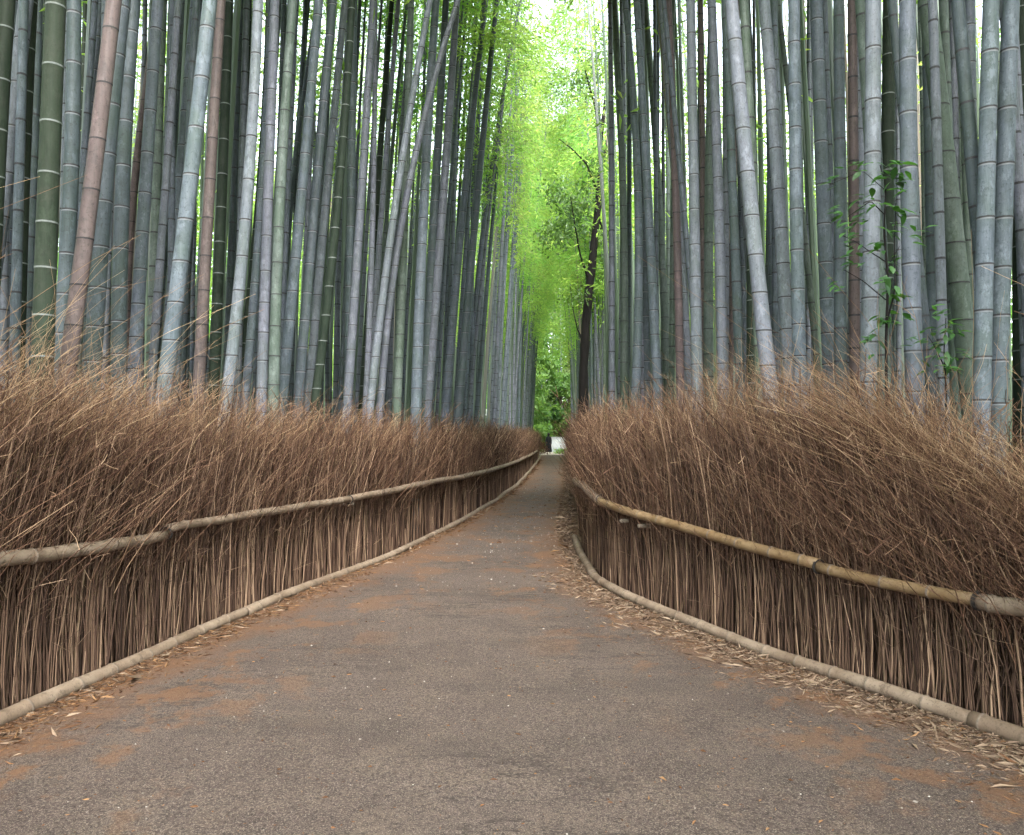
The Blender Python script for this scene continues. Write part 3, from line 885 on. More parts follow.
# the stalks one can tell apart, read off the photograph:
# x at y=0, y=200, y=380 (pixels), width at y=200, kind, wanted diameter, label
LG = 'bamboo stalks standing behind the long grey-railed fence'
RG = 'bamboo stalks standing behind the yellow-railed fence'
TRACED = [
    (7, -5, -13, 16, 'G', .13, 'dark green stalk cut by the upper left corner of the photo'),
    (26, 3, -22, 14.5, 'K', .13, 'pale grey stalk leaning right into the upper left corner, in front'),
    (31, 22, 17, 13, 'G', .12, 'dark green white-ringed stalk just right of the pale corner stalk'),
    (43, 31.5, 25, 8, 'GG', .11, 'slim grey-green stalk squeezed between two dark green white-ringed stalks'),
    (15, 9, 4, 11, 'B', .12, 'blue-grey stalk at left photo edge behind the leaning pale one'),
    (56, 48, 42, 19.5, 'G', .14, 'thickest dark green stalk with white rings, left grove front'),
    (74, 70, 58, 14.5, 'D', .12, 'dark slate blue stalk right of the thickest green one'),
    (85, 81, 76, 6, 'G', .11, 'thin green stalk peeping between slate stalk and pink leaning stalk'),
    (103, 80, 62, 9, 'B', .11, 'blue-grey stalk leaning behind the pink leaning stalk'),
    (114, 90, 66, 15.5, 'R', .12, 'broad pinkish stalk leaning right, mottled, left grove front'),
    (123, 104, 92, 15.5, 'D', .13, 'thick slate green stalk directly right of the pink leaning one'),
    (134, 122, 119, 14, 'D', .13, 'upright dark grey-green stalk with pale rings, third right of pink'),
    (138, 115, 87, 6.5, 'R', .07, 'thin greyish brown stalk leaning across in front, low at the fence'),
    (161, 133, 126, 7.5, 'R', .10, 'slim pinkish stalk leaning behind pale-ringed dark stalk'),
    (158, 144.5, 134, 12, 'B', .12, 'grey-blue stalk right of the slim pinkish leaning stalk'),
    (172, 164.5, 153, 8.5, 'GG', .11, 'narrow grey-green stalk with dark rings left of thick blue-grey stalk'),
    (180, 172, 163, 8, 'GG', .11, 'second narrow grey-green stalk, touching the thick blue-grey stalk'),
    (194.5, 178, 165, 9, 'B', .11, 'narrow blue-grey stalk hugging the thick leaning blue-grey one'),
    (210, 188, 166, 15, 'B', .13, 'thick blue-grey stalk leaning right beside the slender pinkish one'),
    (221, 209, 199, 10.5, 'R', .11, 'upright pinkish brown stalk beside the white-ringed green one'),
    (229, 221.5, 214, 10, 'G', .12, 'dark green stalk with bright white rings right of pinkish brown one'),
    (238, 232, 226, 5.5, 'GG', .10, 'thin green stalk right of the bright white-ringed dark one'),
    (249, 242, 232, 7, 'G', .11, 'narrow dark green stalk with pale rings before bright leaves'),
    (258, 247, 229, 11, 'K', .11, 'pale grey stalk leaning slightly, left of the palest upright stalk'),
    (269, 259, 240, 7.5, 'G', .10, 'dark green leaning stalk half hidden behind two pale grey stalks'),
    (275, 268, 262, 10, 'K', .11, 'palest lavender-grey upright stalk in the middle of left grove'),
    (272, 261, 247, 8, 'B', .10, 'blue-grey stalk leaning behind the palest lavender one'),
    (293, 280, 274, 10, 'GG', .11, 'grey-green stalk right of the palest lavender one'),
    (284, 278, 268, 7, 'D', .10, 'dark thin stalk behind the grey-green and lavender ones'),
    (318, 290, 272, 5, 'D', .08, 'thin dark stalk leaning strongly before bright leaves'),
    (319, 301, 284, 10, 'B', .12, 'grey stalk leaning right, right of the thin dark leaner'),
    (333, 315, 300, 9.5, 'D', .12, 'dark topped slate stalk leaning parallel to its grey neighbour'),
    (345, 326, 310, 8, 'K', .11, 'pale stalk with close dark rings right of the dark topped one'),
    (352, 338, 318, 8.5, 'G', .11, 'dark green stalk with ladder of pale rings, middle of left grove'),
    (354, 351, 349, 8.5, 'D', .12, 'upright slate stalk with pale rings behind leaning pale stalks'),
    (373, 361, 349, 8, 'K', .11, 'pale grey stalk leaning right of upright slate one'),
    (375, 373, 367, 5.5, 'K', .08, 'slim upright whitish stalk with tiny dark nodes'),
    (392, 376.5, 364, 6.5, 'G', .11, 'dark green stalk pressed against a pale leaning twin'),
    (398.5, 382.5, 370, 5.5, 'K', .09, 'pale twin pressed against a dark green leaning stalk'),
    (411, 405, 398, 8, 'GG', .12, 'grey-green upright stalk left of two curving pale stalks'),
    (430, 396, 373, 7.2, 'K', .10, 'first of two long pale stalks curving right towards the path'),
    (458, 406, 382, 7, 'K', .10, 'pale stalk bowing furthest over, with bare twigs near its top'),
    (436, 424, 417, 9.5, 'B', .14, 'grey-blue stalk crossed by the furthest bowing pale stalk'),
    (457, 443, 429, 8.5, 'K', .14, 'pale grey stalk right of the furthest bowing one'),
    (446, 435, 426, 8.5, 'D', .14, 'dark slate stalk behind the pale ones, nearly upright'),
    (486, 464, 448, 7, 'B', .14, 'blue-grey stalk leaning right where left grove thins to leaves'),
    (497, 477, 461, 7, 'D', .14, 'dark leaning stalk near the bright leaves of left grove end'),
    (521, 487, 470, 4.5, 'B', .11, 'slim stalk leaning into the bright leaves above the path'),
    # behind the right fences
    (610, 613, 611, 4.5, 'D', .12, 'dark slender stalk at the gap edge of right grove'),
    (614.5, 623, 624, 7, 'GG', .12, 'grey-green stalk near the dark tree, right grove'),
    (625, 638, 636, 7.8, 'B', .12, 'blue-grey stalk, first of a touching pair near the dark tree'),
    (636.5, 648, 657, 8.2, 'B', .12, 'blue-grey stalk leaning left, second of the touching pair'),
    (640, 643, 647, 7.5, 'D', .12, 'slate stalk behind the touching blue-grey pair'),
    (645, 659, 667, 7, 'GG', .12, 'thin greenish stalk leaning right of the touching pair'),
    (661, 677, 688, 8, 'K', .11, 'pale stalk leaning left across the slim pink upright one'),
    (668.5, 676, 680, 7.5, 'R', .10, 'slim pink upright stalk crossed by a pale leaning one'),
    (690.5, 694, 697, 10.3, 'K', .12, 'pale grey upright stalk with dark rings right of pink pair'),
    (712, 709, 708.5, 8.7, 'GG', .12, 'olive grey stalk behind, between two pale upright ones'),
    (711.5, 718.5, 723, 10, 'K', .12, 'pale stalk second right of the slim pink one'),
    (738, 733.5, 730, 6, 'R', .09, 'thin tan brown stalk left of thick mottled leaner'),
    (735, 741, 744, 6.5, 'B', .10, 'narrow blue-grey stalk partly behind thick mottled leaner'),
    (731, 750, 769, 14.5, 'K', .13, 'thick mottled grey stalk leaning left, right grove front'),
    (745, 752, 753, 12, 'G', .14, 'dark green stalk crossed by the thick mottled leaner'),
    (764, 779, 790, 12.5, 'K', .13, 'grey stalk leaning left behind the next upright stalk'),
    (768, 773, 775, 11, 'B', .14, 'blue-grey stalk half behind the grey left-leaner'),
    (794, 796, 800, 12.5, 'B', .12, 'upright grey-blue stalk with both pale and dark rings'),
    (816, 823, 830, 13, 'B', .13, 'smooth grey-blue stalk left of the green sapling'),
    (838, 841.5, 845, 11, 'GG', .15, 'grey-green stalk behind sapling leaves'),
    (855, 857, 854, 14, 'K', .16, 'grey stalk behind the palest thick one beside the sapling'),
    (873, 872, 868, 15.5, 'K', .115, 'palest thick upright stalk touched by the sapling'),
    (889, 887, 884, 13, 'G', .14, 'dark stalk with white rings directly behind the sapling stem'),
    (907.5, 909.5, 914.5, 16.5, 'B', .12, 'thick blue-grey upright stalk with dark rings, right of sapling'),
    (920, 925, 927, 6.5, 'GG', .10, 'thin green stalk between thick blue-grey one and leaning one'),
    (927, 950, 969, 18, 'GG', .15, 'thick scuffed grey-green stalk leaning left with a pale scar'),
    (945, 949, 946, 12, 'G', .14, 'dark green pale-ringed stalk behind the thick scuffed leaner'),
    (969, 970.5, 972, 12.5, 'B', .13, 'blue-grey stalk left of the two big blue-grey twins'),
    (991, 986, 982, 16, 'B', .11, 'big blue-grey twin on the side of the scuffed leaner'),
    (1011, 1004, 998.5, 16.5, 'B', .115, 'big blue-grey twin next to photo right edge'),
    (1021, 1022, 1023, 17, 'G', .17, 'dark green stalk at the right photo edge behind big twin'),
]


def fence_y_at(px):
    if px < 545:
        return float(np.interp(max(px, -60), pxt[o_], yt[o_]))
    if px > 582:
        return float(np.interp(px, pxR[oR], ytR[oR]))
    return 12.0


ROWS = np.arange(0, 401, 25)
cover = np.zeros((len(ROWS), 1024), bool)
placed = []                         # (Y, pixel fn) near to far
n_stalk = 0
plan = []
for (x0, xm, xb, w, kind, dia, lab) in TRACED:
    side = -1 if xm < 560 else 1
    Y = max(F * dia / w, fence_y_at(xb) + .62)
    plan.append((Y, side, x0, xm, xb, w, kind, lab))


def mark(Y, pxs, w):
    vis = 0
    for k, p in enumerate(pxs):
        a, b_ = int(round(p - w / 2)), int(round(p + w / 2)) + 1
        a, b_ = max(a, 0), min(b_, 1024)
        if a >= b_:
            continue
        c = cover[k, a:b_]
        vis += int((~c).sum())
        c[:] = True
    return vis


# fillers: rows behind, and the far stretches nobody could trace
VK = ['B', 'B', 'K', 'D', 'D', 'GG', 'GG', 'G']
var = []
for kk in ['K', 'K', 'B', 'K', 'GG', 'D', 'R']:  # mostly pale kinds: brightness the shaded rows lack is put into their colour
    for rep in range(2):
        H = 15.0
        c2 = rng.uniform(.0, .55); c3 = rng.uniform(-.15, .15)
        ax = (lambda c2, c3: (lambda h: (c2 * (h / 15.0) ** 2.6, c3 * math.sin(h * .22))))(c2, c3)
        me = culm_mesh('culm', ax, H, .058, kk, 9, False)
        cr = crown_mesh('crown', H * .46, 52, 24, .18, .034, (lambda ax_, z0: (lambda v: ax_(v + z0)))(ax, H * .54))
        var.append((kk, me, cr, H))

cands = []
def try_add(side, y, off):
    x = float(course(side, min(y, 61.5))) + side * (.62 + off)
    cands.append((y, x, side, off))


yv = 2.5
for side in (-1, 1):
    for _ in range(3000):
        y = 4.0 + 62 * rng.random() ** 1.25
        off = 13 * rng.random() ** 1.3
        # only where the photo has no traced front row, or behind it
        front_end = 15.5 if side < 0 else 12.2
        if y < front_end and off < 1.0:
            continue
        try_add(side, y, off)
# Poisson-like thinning
kept = []
cell = {}
for c in sorted(cands, key=lambda c: c[0]):
    key = (int(c[1] // .5), int(c[0] // .5))
    ok = True
    for dx in (-1, 0, 1):
        for dy in (-1, 0, 1):
            for e in cell.get((key[0] + dx, key[1] + dy), ()):
                if (e[0] - c[0]) ** 2 + (e[1] - c[1]) ** 2 < .36 ** 2:
                    ok = False
    if ok:
        cell.setdefault(key, []).append(c)
        kept.append(c)

events = [(p[0], 'T', p) for p in plan] + [(c[0], 'C', c) for c in kept]
events.sort(key=lambda e: e[0])
accepted, rest = [], []
for Y, typ, dat in events:
    if typ == 'T':
        _, side, x0, xm, xb, w, kind, lab = dat
        pxs = [np.interp(r, [0, 200, 380], [x0, xm, xb]) for r in ROWS]
        mark(Y, pxs, w)
        continue
    y, x, side, off = dat
    sc = rng.uniform(.88, 1.12)
    k = int(rng.integers(0, len(var) - (2 if rng.random() < .85 else 0)))
    # stalks lean over the path, more so at its edge
    tilt = side * -1 * abs(rng.normal(.030, .025)) * (1.2 if off < 3 else .6)
    if side > 0 and y > 10:
        tilt = rng.normal(.004, .007)
    elif y > 28:
        tilt *= .5
    tilt2 = rng.normal(0, .018)
    fat = rng.uniform(.68, 1.08) * (1.15 if y > 18 else 1)
    w = .11 * fat * F / y
    hs = [H0 + (HY - r) / F * y for r in ROWS]
    pxs = [CX + F * (x + math.tan(tilt) * h) / y for h in hs]
    if max(pxs) < -20 or min(pxs) > 1044:
        rest.append((y, x, side, off, k, sc, tilt, tilt2, fat)); continue
    save = cover.copy()
    vis = mark(Y, pxs, w)
    item = (y, x, side, off, k, sc, tilt, tilt2, fat, vis)
    if side > 0 and 12 < y < 34 and min(pxs) < 610:
        cover[:] = save
        continue
    if vis >= 7:
        accepted.append(item)
    else:
        rest.append(item[:9])
NMAX = 300 - len(plan) - 49
accepted.sort(key=lambda a: -a[9])
n_hidden = len(rest)
rest += [a[:9] for a in accepted[NMAX:]]
accepted = accepted[:NMAX]
print('LEAVES', 'traced', len(plan), 'fillers', len(accepted), 'rest', len(rest))


def quad_axis(hs, xs):
    c = np.polyfit(hs, xs, 2)
    lo, hi = hs[2], hs[0]
    f = lambda h: np.polyval(c, h)
    df = lambda h: 2 * c[0] * h + c[1]
    def ax(h):
        if h < lo:
            return (f(lo) + df(lo) * (h - lo), 0)
        if h > hi:
            return (f(hi) + df(hi) * (h - hi) * 1.0, 0)
        return (f(h), 0)
    return ax


for (Y, side, x0, xm, xb, w, kind, lab) in plan:
    hs = np.array([wz(0, Y), wz(200, Y), wz(380, Y)])
    xs = np.array([wx(x0, Y), wx(xm, Y), wx(xb, Y)])
    ax = quad_axis(hs, xs)
    H = rng.uniform(13.5, 15.5)
    bx = ax(0)[0]
    root = thing('bamboo_stalk', lab, 'bamboo', (bx, Y, 0), LG if side < 0 else RG)
    axl = lambda h, ax=ax, bx=bx: (ax(h)[0] - bx, 0)
    r0 = w * Y / F / 2 / (1 - .82 * (hs[1] / H) ** 1.5)
    link('culm', culm_mesh('culm', axl, H, r0, kind, 16, True), root)
    zc = H * (.66 if Y < 17 else .52)
    cm = crowns[int(rng.integers(0, 4))] if Y > 13 else near_crowns[int(rng.integers(0, 3))]
    cr = link('crown', cm, root)
    p0, p1 = axl(zc), axl(H)
    cr.location = (p0[0], 0, zc)
    cr.rotation_euler = (0, math.atan2(p1[0] - p0[0], H - zc), 0)
    cr.scale = (1, 1, (H - zc) / CROWN_L * 1.0)

protos = {}
FILL = {(-1, 0): ('bamboo stalks deep behind the front row over the long grey-railed fence', 'bamboo stalk showing in a gap of the front row, long grey-railed fence side'),
        (-1, 1): ('bamboo stalks in the close-set far rank beyond the long grey-railed fence', 'slender stalk of the close-set far rank narrowing towards the path end, long grey-railed side'),
        (1, 0): ('bamboo stalks deep behind the front row over the yellow-railed fence', 'bamboo stalk showing in a gap of the front row, yellow-railed fence side'),
        (1, 1): ('bamboo stalks in the close-set far rank near the black-trunked tree', 'slender stalk of the close-set far rank around the black-trunked tree')}
for (y, x, side, off, k, sc, tilt, tilt2, fat, vis) in accepted:
    kk, me, cr, H = var[k]
    k = (k, 'near')
    if y > 30 and off < 3:
        k = (k[0], 'far'); cr = far_crowns[k[0] % 4]
    g_, lab = FILL[(side, 1 if y > 16 else 0)]
    o = thing('bamboo_stalk', lab, 'bamboo', (x, y, 0), g_)
    rz = (0 if side < 0 else math.pi) + rng.normal(0, .5)
    o.rotation_euler = (tilt2, tilt, 0)
    if k not in protos:
        a = link('culm', me, o); b_ = link('crown', cr, o)
        protos[k] = (a, b_)
    else:
        pa, pb = protos[k]
        a = pa.copy(); COL.objects.link(a); a.parent = o
        b_ = pb.copy(); COL.objects.link(b_); b_.parent = o
    a.rotation_euler = (0, 0, rz); a.scale = (fat, fat, sc); a.location = (0, 0, 0)
    b_.rotation_euler = (0, 0, rz); b_.scale = (1.2, 1.2, sc) if side > 0 and 28.6 < y < 36 else (.4, .4, sc) if side > 0 and 11 < y < 36 else ((.85, .85, sc) if y > 22 else (.9, .9, sc))
    if y < 17:
        b_.scale[2] *= .66
    b_.location = (0, 0, H * (.69 if y < 17 else .54) * sc)

OVER_G = 'tall bamboo stalks arching over the far end of the path'
for q in range(29):
    sd_ = -1 if q < 16 else 1
    y = 40 + 22 * ((q % 16) + rng.random()) / (16 if sd_ < 0 else 10)
    y = min(y, 61)
    if q >= 26:
        y = 34.5 + 9 * (q - 26 + rng.random()) / 3
    x = float(course(sd_, y)) + sd_ * (.75 + 1.0 * rng.random())
    k = int(rng.integers(0, 12)); kk, me, cr, H = var[k]
    o = thing('bamboo_stalk', 'tall stalk arching over the far end of the path with bright drooping leaves', 'bamboo', (x, y, 0), OVER_G)
    o.rotation_euler = (rng.normal(0, .02), -sd_ * ((.042 if sd_ < 0 else .02) + .06 * rng.random()), rng.normal(0, .15))
    sc = rng.uniform(1.3, 1.55) if q < 26 else rng.uniform(1.6, 1.8)
    a = link('culm', me, o); a.scale = (1.2, 1.2, sc)
    a = link('crown', far_crowns[q % 4], o); a.scale = (1.25, 1.25, sc); a.location = (0, 0, H * .54 * sc)
END_G = 'bamboo stalks closing the view beyond the end of the path'
for q in range(20):
    y = 68 + 32 * rng.random(); x = wx(516 + 86 * (q + rng.random()) / 20, y)
    k = int(rng.integers(0, 12)); kk, me, cr, H = var[k]
    o = thing('bamboo_stalk', 'pale stalk with full leaves in the stand beyond the end of the path', 'bamboo', (x, y, 0), END_G)
    if 545 < CX + F * x / y < 572 and y < 76:
        o.location.y = 79
        o.location.x = wx(CX + F * x / y, 79)
    o.rotation_euler = (rng.normal(0, .03), rng.normal(0, .03), rng.uniform(0, 6))
    sc = rng.uniform(1.5, 1.95)
    a = link('culm', me, o); a.scale = (1.4, 1.4, sc)
    a = link('crown', far_crowns[q % 4], o); a.scale = (1.5, 1.5, sc * 1.25); a.location = (0, 0, H * .42 * sc)

# ---- the rest of the grove: one mass of thin far stalks with their leaves
b = Build()
NR = n_deep = 240
yy = 3 + 105 * rng.random(NR); sd = np.where(rng.random(NR) < .5, -1, 1)
oo = 5 + 17 * rng.random(NR)
xx = np.array([float(course(s_, min(v, 61.5))) for s_, v in zip(sd, yy)]) + sd * (.7 + oo)
rx = np.array([r[1] for r in rest]); ry = np.array([r[0] for r in rest]); rs = np.array([r[2] for r in rest])
pick = (rng.random(len(rx)) < .4) | (np.arange(len(rx)) >= n_hidden)
rx, ry, rs = rx[pick], ry[pick], rs[pick]
# the grove goes on unseen behind the camera, added to shade the near path
nb = 170
by = rng.uniform(-16, 3.5, nb); bs = np.where(rng.random(nb) < .5, -1, 1)
bx = bs * (np.where(by > 0, 4.9, 4.0) + 8 * rng.random(nb) ** 1.3)
bx = np.where((bs < 0), bx - .3, bx)
xx = np.concatenate([xx, rx, bx]); yy = np.concatenate([yy, ry, by]); sd = np.concatenate([sd, rs, bs])
NR = len(xx)
lvs = np.where(yy < 4, 800, np.where((yy < 22), 24, np.where(yy < 30, 120, 230))).astype(int)
lvs[:n_deep] = np.where(yy[:n_deep] > 10, 520, 60)
Hs = rng.uniform(12, 16, NR); lean = -sd * (np.abs(rng.normal(.02, .02, NR)) + np.where(yy < 4, .09, 0)); lean2 = rng.normal(0, .015, NR)  # unseen stalks lean further in, shaped for the shade they cast
t = np.linspace(0, 1, 7)
P = np.zeros((NR, 7, 3))
P[:, :, 0] = xx[:, None] + Hs[:, None] * (lean[:, None] * t - sd[:, None] * .02 * t ** 2.5)
P[:, :, 1] = yy[:, None] + Hs[:, None] * lean2[:, None] * t
P[:, :, 2] = Hs[:, None] * t
V, Fq, tv = tubes(P, rng.uniform(.04, .07, NR)[:, None] * (1 - .8 * t ** 1.5)[None, :], 6, rng.random(NR))
b.add(V, Fq, 0, tv)
i = np.repeat(np.arange(NR), lvs)
m_ = len(i)
hf = .50 + .5 * rng.random(m_) ** .85
c = np.stack([np.interp(hf, t, t) * 0 + xx[i] + Hs[i] * (lean[i] * hf - sd[i] * .02 * hf ** 2.5), yy[i] + Hs[i] * lean2[i] * hf, Hs[i] * hf], 1)
# leaves sit in sprays
nsp = 12
spr = rng.normal(0, .6, (NR * nsp, 3)) * np.array([1, 1, .35])
sid = i * nsp + rng.integers(0, nsp, m_)
hsp = (.50 + .5 * rng.random(NR * nsp))[sid]
c[:, 0] = xx[i] + Hs[i] * (lean[i] * hsp - sd[i] * .02 * hsp ** 2.5); c[:, 1] = yy[i] + Hs[i] * lean2[i] * hsp; c[:, 2] = Hs[i] * hsp
c += spr[sid] * (1.25 - .7 * (hsp - .5))[:, None] + rng.normal(0, .17, (m_, 3))
s = rng.uniform(.7, 1.3, m_)
V, Fq = leaves(c, np.stack([rng.normal(0, 1, m_), rng.normal(0, 1, m_), rng.normal(-.4, .4, m_)], 1), .26 * s, .055 * s, .18)
tsp = np.clip(rng.normal(.5, .2, NR * nsp), 0, 1)[sid]
b.add(V, Fq, 1, np.repeat(np.clip(tsp + rng.normal(0, .12, m_), 0, 1), 4))
M['thicket_culm'] = tint_mat('thicket_culm', [(0, (.055, .085, .05)), (.4, (.10, .14, .10)), (.8, (.14, .17, .155)), (1, (.16, .13, .1))], .5, .3)  # kept pale: lightness for the dark gaps, put into the culm colour
link('bamboo_thicket', b.mesh('bamboo_thicket', [M['thicket_culm'], M['leaf']], False), kind='stuff')


# ---- wood that closes the view far behind the groves
def leaf_cloud(cent, spread, per, ll, lw):
    i = np.repeat(np.arange(len(cent)), per)
    c = cent[i] + rng.normal(0, 1, (len(i), 3)) * spread
    s = rng.uniform(.6, 1.4, len(i))
    V, Fq = leaves(c, rng.normal(0, 1, (len(i), 3)) + np.array([0, 0, -.3]), ll * s, lw * s, .15)
    tt = np.clip(rng.normal(.5, .2, len(cent))[i] + rng.normal(0, .12, len(i)), 0, 1)
    return V, Fq, np.repeat(tt, 4)


b = Build()
nc = 6500
sd = np.where(rng.random(nc) < .5, -1, 1)
yv = rng.uniform(2, 120, nc)
xv = sd * (rng.uniform(24, 36, nc)) + 1.5
zv = 25 * rng.random(nc) ** 1.05
V, Fq, tt = leaf_cloud(np.stack([xv, yv, zv], 1), np.array([1.0, 1.0, .55]), 44, .42, .17)
b.add(V, Fq, 0, tt)
nc = 2200
V, Fq, tt = leaf_cloud(np.stack([rng.uniform(-40, 44, nc), rng.uniform(112, 126, nc), rng.uniform(0, 36, nc)], 1), np.array([1.3, 1.3, .7]), 60, .5, .22)
b.add(V, Fq, 0, tt)
link('distant_woods', b.mesh('distant_woods', [M['leaf']], False), kind='stuff')


# ------------------------------------------------------------------ broadleaf trees
def broad_tree(label, loc, H, rad, trunk_r, mat, nclump, per, ll, lw, z0=.3, group=None, name='broadleaf_tree'):
    root = thing(name, label, 'tree', loc, group)
    b = Build()
    hv = np.linspace(0, H * .75, 9)
    wob = np.cumsum(rng.normal(0, .06, (9, 2)), 0) * H / 12
    C = np.stack([wob[:, 0], wob[:, 1], hv], 1)
    V, Fq, mi, tri = ring_tube(C, trunk_r * (1 - .75 * hv / hv[-1]), 9, None, False)
    b.add(V, Fq, 0)
    cc = []
    for q in range(nclump):
        z = H * (z0 + (1 - z0) * rng.random())
        f = (z / H - z0) / (1 - z0)
        rr = rad * math.sqrt(max(.06, 1 - (2 * f - .85) ** 2 / 1.5)) * math.sqrt(rng.random())
        a = rng.random() * 2 * math.pi
        p = np.array([rr * math.cos(a), rr * math.sin(a), z])
        cc.append(p)
        if q % 2 == 0:
            h0 = min(z * .75, hv[-1])
            st = np.array([np.interp(h0, hv, C[:, 0]), np.interp(h0, hv, C[:, 1]), h0])
            mid = (st + p) / 2 + np.array([0, 0, .2])
            V, Fq, mi, tri = ring_tube(np.stack([st, mid, p]), np.array([.25, .14, .03]) * trunk_r * 1.3, 5, None, False)
            b.add(V, Fq, 0)
    link('trunk', b.mesh('trunk', [M['bark']]), root)
    V, Fq, tt = leaf_cloud(np.array(cc), np.array([.17, .17, .11]) * rad, per, ll, lw)
    link('crown', mesh_from('crown', V, Fq, [mat], None, False, tt), root)
    return root


far_trees = [
    ('pale green bushy tree filling the gap beyond the path end', wx(540, 88), 88, 20, 4.2, 0),
    ('mid green tree with drooping crown behind the black-trunked tree', wx(572, 84), 84, 21, 4.4, 0),
    ('tall bright tree standing between far rank of stalks and gap', wx(524, 92), 92, 23, 4.8, 0),
    ('small dense tree low in the middle of the gap', wx(562, 78), 78, 7.5, 2.2, 0),
    ('round tree behind the far rank near black-trunked tree', wx(600, 95), 95, 22, 5, 0),
    ('slim light tree at the edge of the far left rank', wx(530, 74), 74, 13, 2.4, 0),
]
for lab, x, y, H, rad, dk in far_trees:
    broad_tree(lab, (x, y, 0), H, rad, .22, M['leaf_dark'] if dk else M['leaf_wood'], 46, 130, .42, .2, .12, 'trees beyond the end of the path')

# the leaning dark tree beside the path
YT = 28.0
root = thing('dark_tree', 'blackish leaning tree trunk rising beside the path before the far stalks', 'tree', (wx(582.5, YT), YT, 0))
OT = np.array([wx(582.5, YT), YT, 0])
tp = [(582.3, 479, 8), (582.5, 450, 6.5), (583, 412, 5.8), (583.5, 370, 5.3), (585.5, 325, 5.2), (589, 280, 5.0), (593, 240, 4.6), (597, 200, 4.1), (600, 165, 3.3), (600.5, 140, 2.7), (604, 110, 1.9), (608, 75, 1.3), (610, 40, .9)]
b = Build()


def pxtube(pts, dy=0.0, sides=9):
    P = np.array([(wx(p[0], YT), YT, wz(p[1], YT)) for p in pts], float)
    P[:, 1] += np.linspace(0, dy, len(P))
    r_ = np.array([p[2] for p in pts]) / F * YT * .86
    s = np.linspace(0, 1, len(P)); s2 = np.linspace(0, 1, len(P) * 4)
    P = np.stack([np.interp(s2, s, P[:, j]) for j in range(3)], 1)
    r_ = np.interp(s2, s, r_)
    P[:, :2] += np.cumsum(rng.normal(0, .012, (len(P), 2)), 0) * .6
    r_ *= rng.uniform(.92, 1.1, len(P))
    P[:, 2] = np.maximum(P[:, 2], -.05) + np.arange(len(P)) * 1e-4
    V, Fq, mi, tri = ring_tube(P - OT, r_, sides, None, False)
    b.add(V, Fq, 0)


pxtube(tp)
for pts, dy in (
    ([(600, 150, 2.4), (594, 115, 1.6), (586, 100, 1.0), (578, 80, .6)], -1.5),
    ([(600, 175, 2.2), (607, 150, 1.6), (612, 115, 1.2), (614, 80, .6)], 1.2),
    ([(597, 190, 1.6), (586, 168, 1.0), (571, 156, .75), (556, 149, .4)], -1),
    ([(589, 280, 2.0), (580, 258, 1.1), (575, 235, .8), (570, 205, .5)], -1),
    ([(584, 345, 1.6), (579, 328, .9), (575, 305, .6), (573, 280, .35)], 1),
    ([(598, 215, 2.0), (604, 232, 1.2), (609, 240, .8)], .6),
    ([(602, 128, 1.4), (596, 90, .9), (598, 50, .5)], .8),
):
    pxtube(pts, dy, 6)
link('trunk', b.mesh('trunk', [M['bark_dark']]), root)
cl = []
for (px, py, n_, s_) in ((566, 228, 16, 9), (574, 200, 12, 9), (556, 235, 10, 8), (582, 215, 8, 7), (560, 195, 8, 9), (590, 170, 6, 8), (575, 300, 5, 6), (609, 236, 4, 3), (603, 262, 3, 3), (598, 60, 14, 14), (580, 80, 10, 10), (612, 40, 10, 12)):
    for _ in range(n_):
        cl.append((wx(px + rng.normal(0, s_), YT), YT + rng.normal(0, .6), wz(py + rng.normal(0, s_ * .7), YT)))
V, Fq, tt = leaf_cloud(np.array(cl) - OT, np.array([.22, .22, .14]), 34, .15, .07)
link('crown', mesh_from('crown', V, Fq, [M['leaf_dark']], None, False, tt), root)


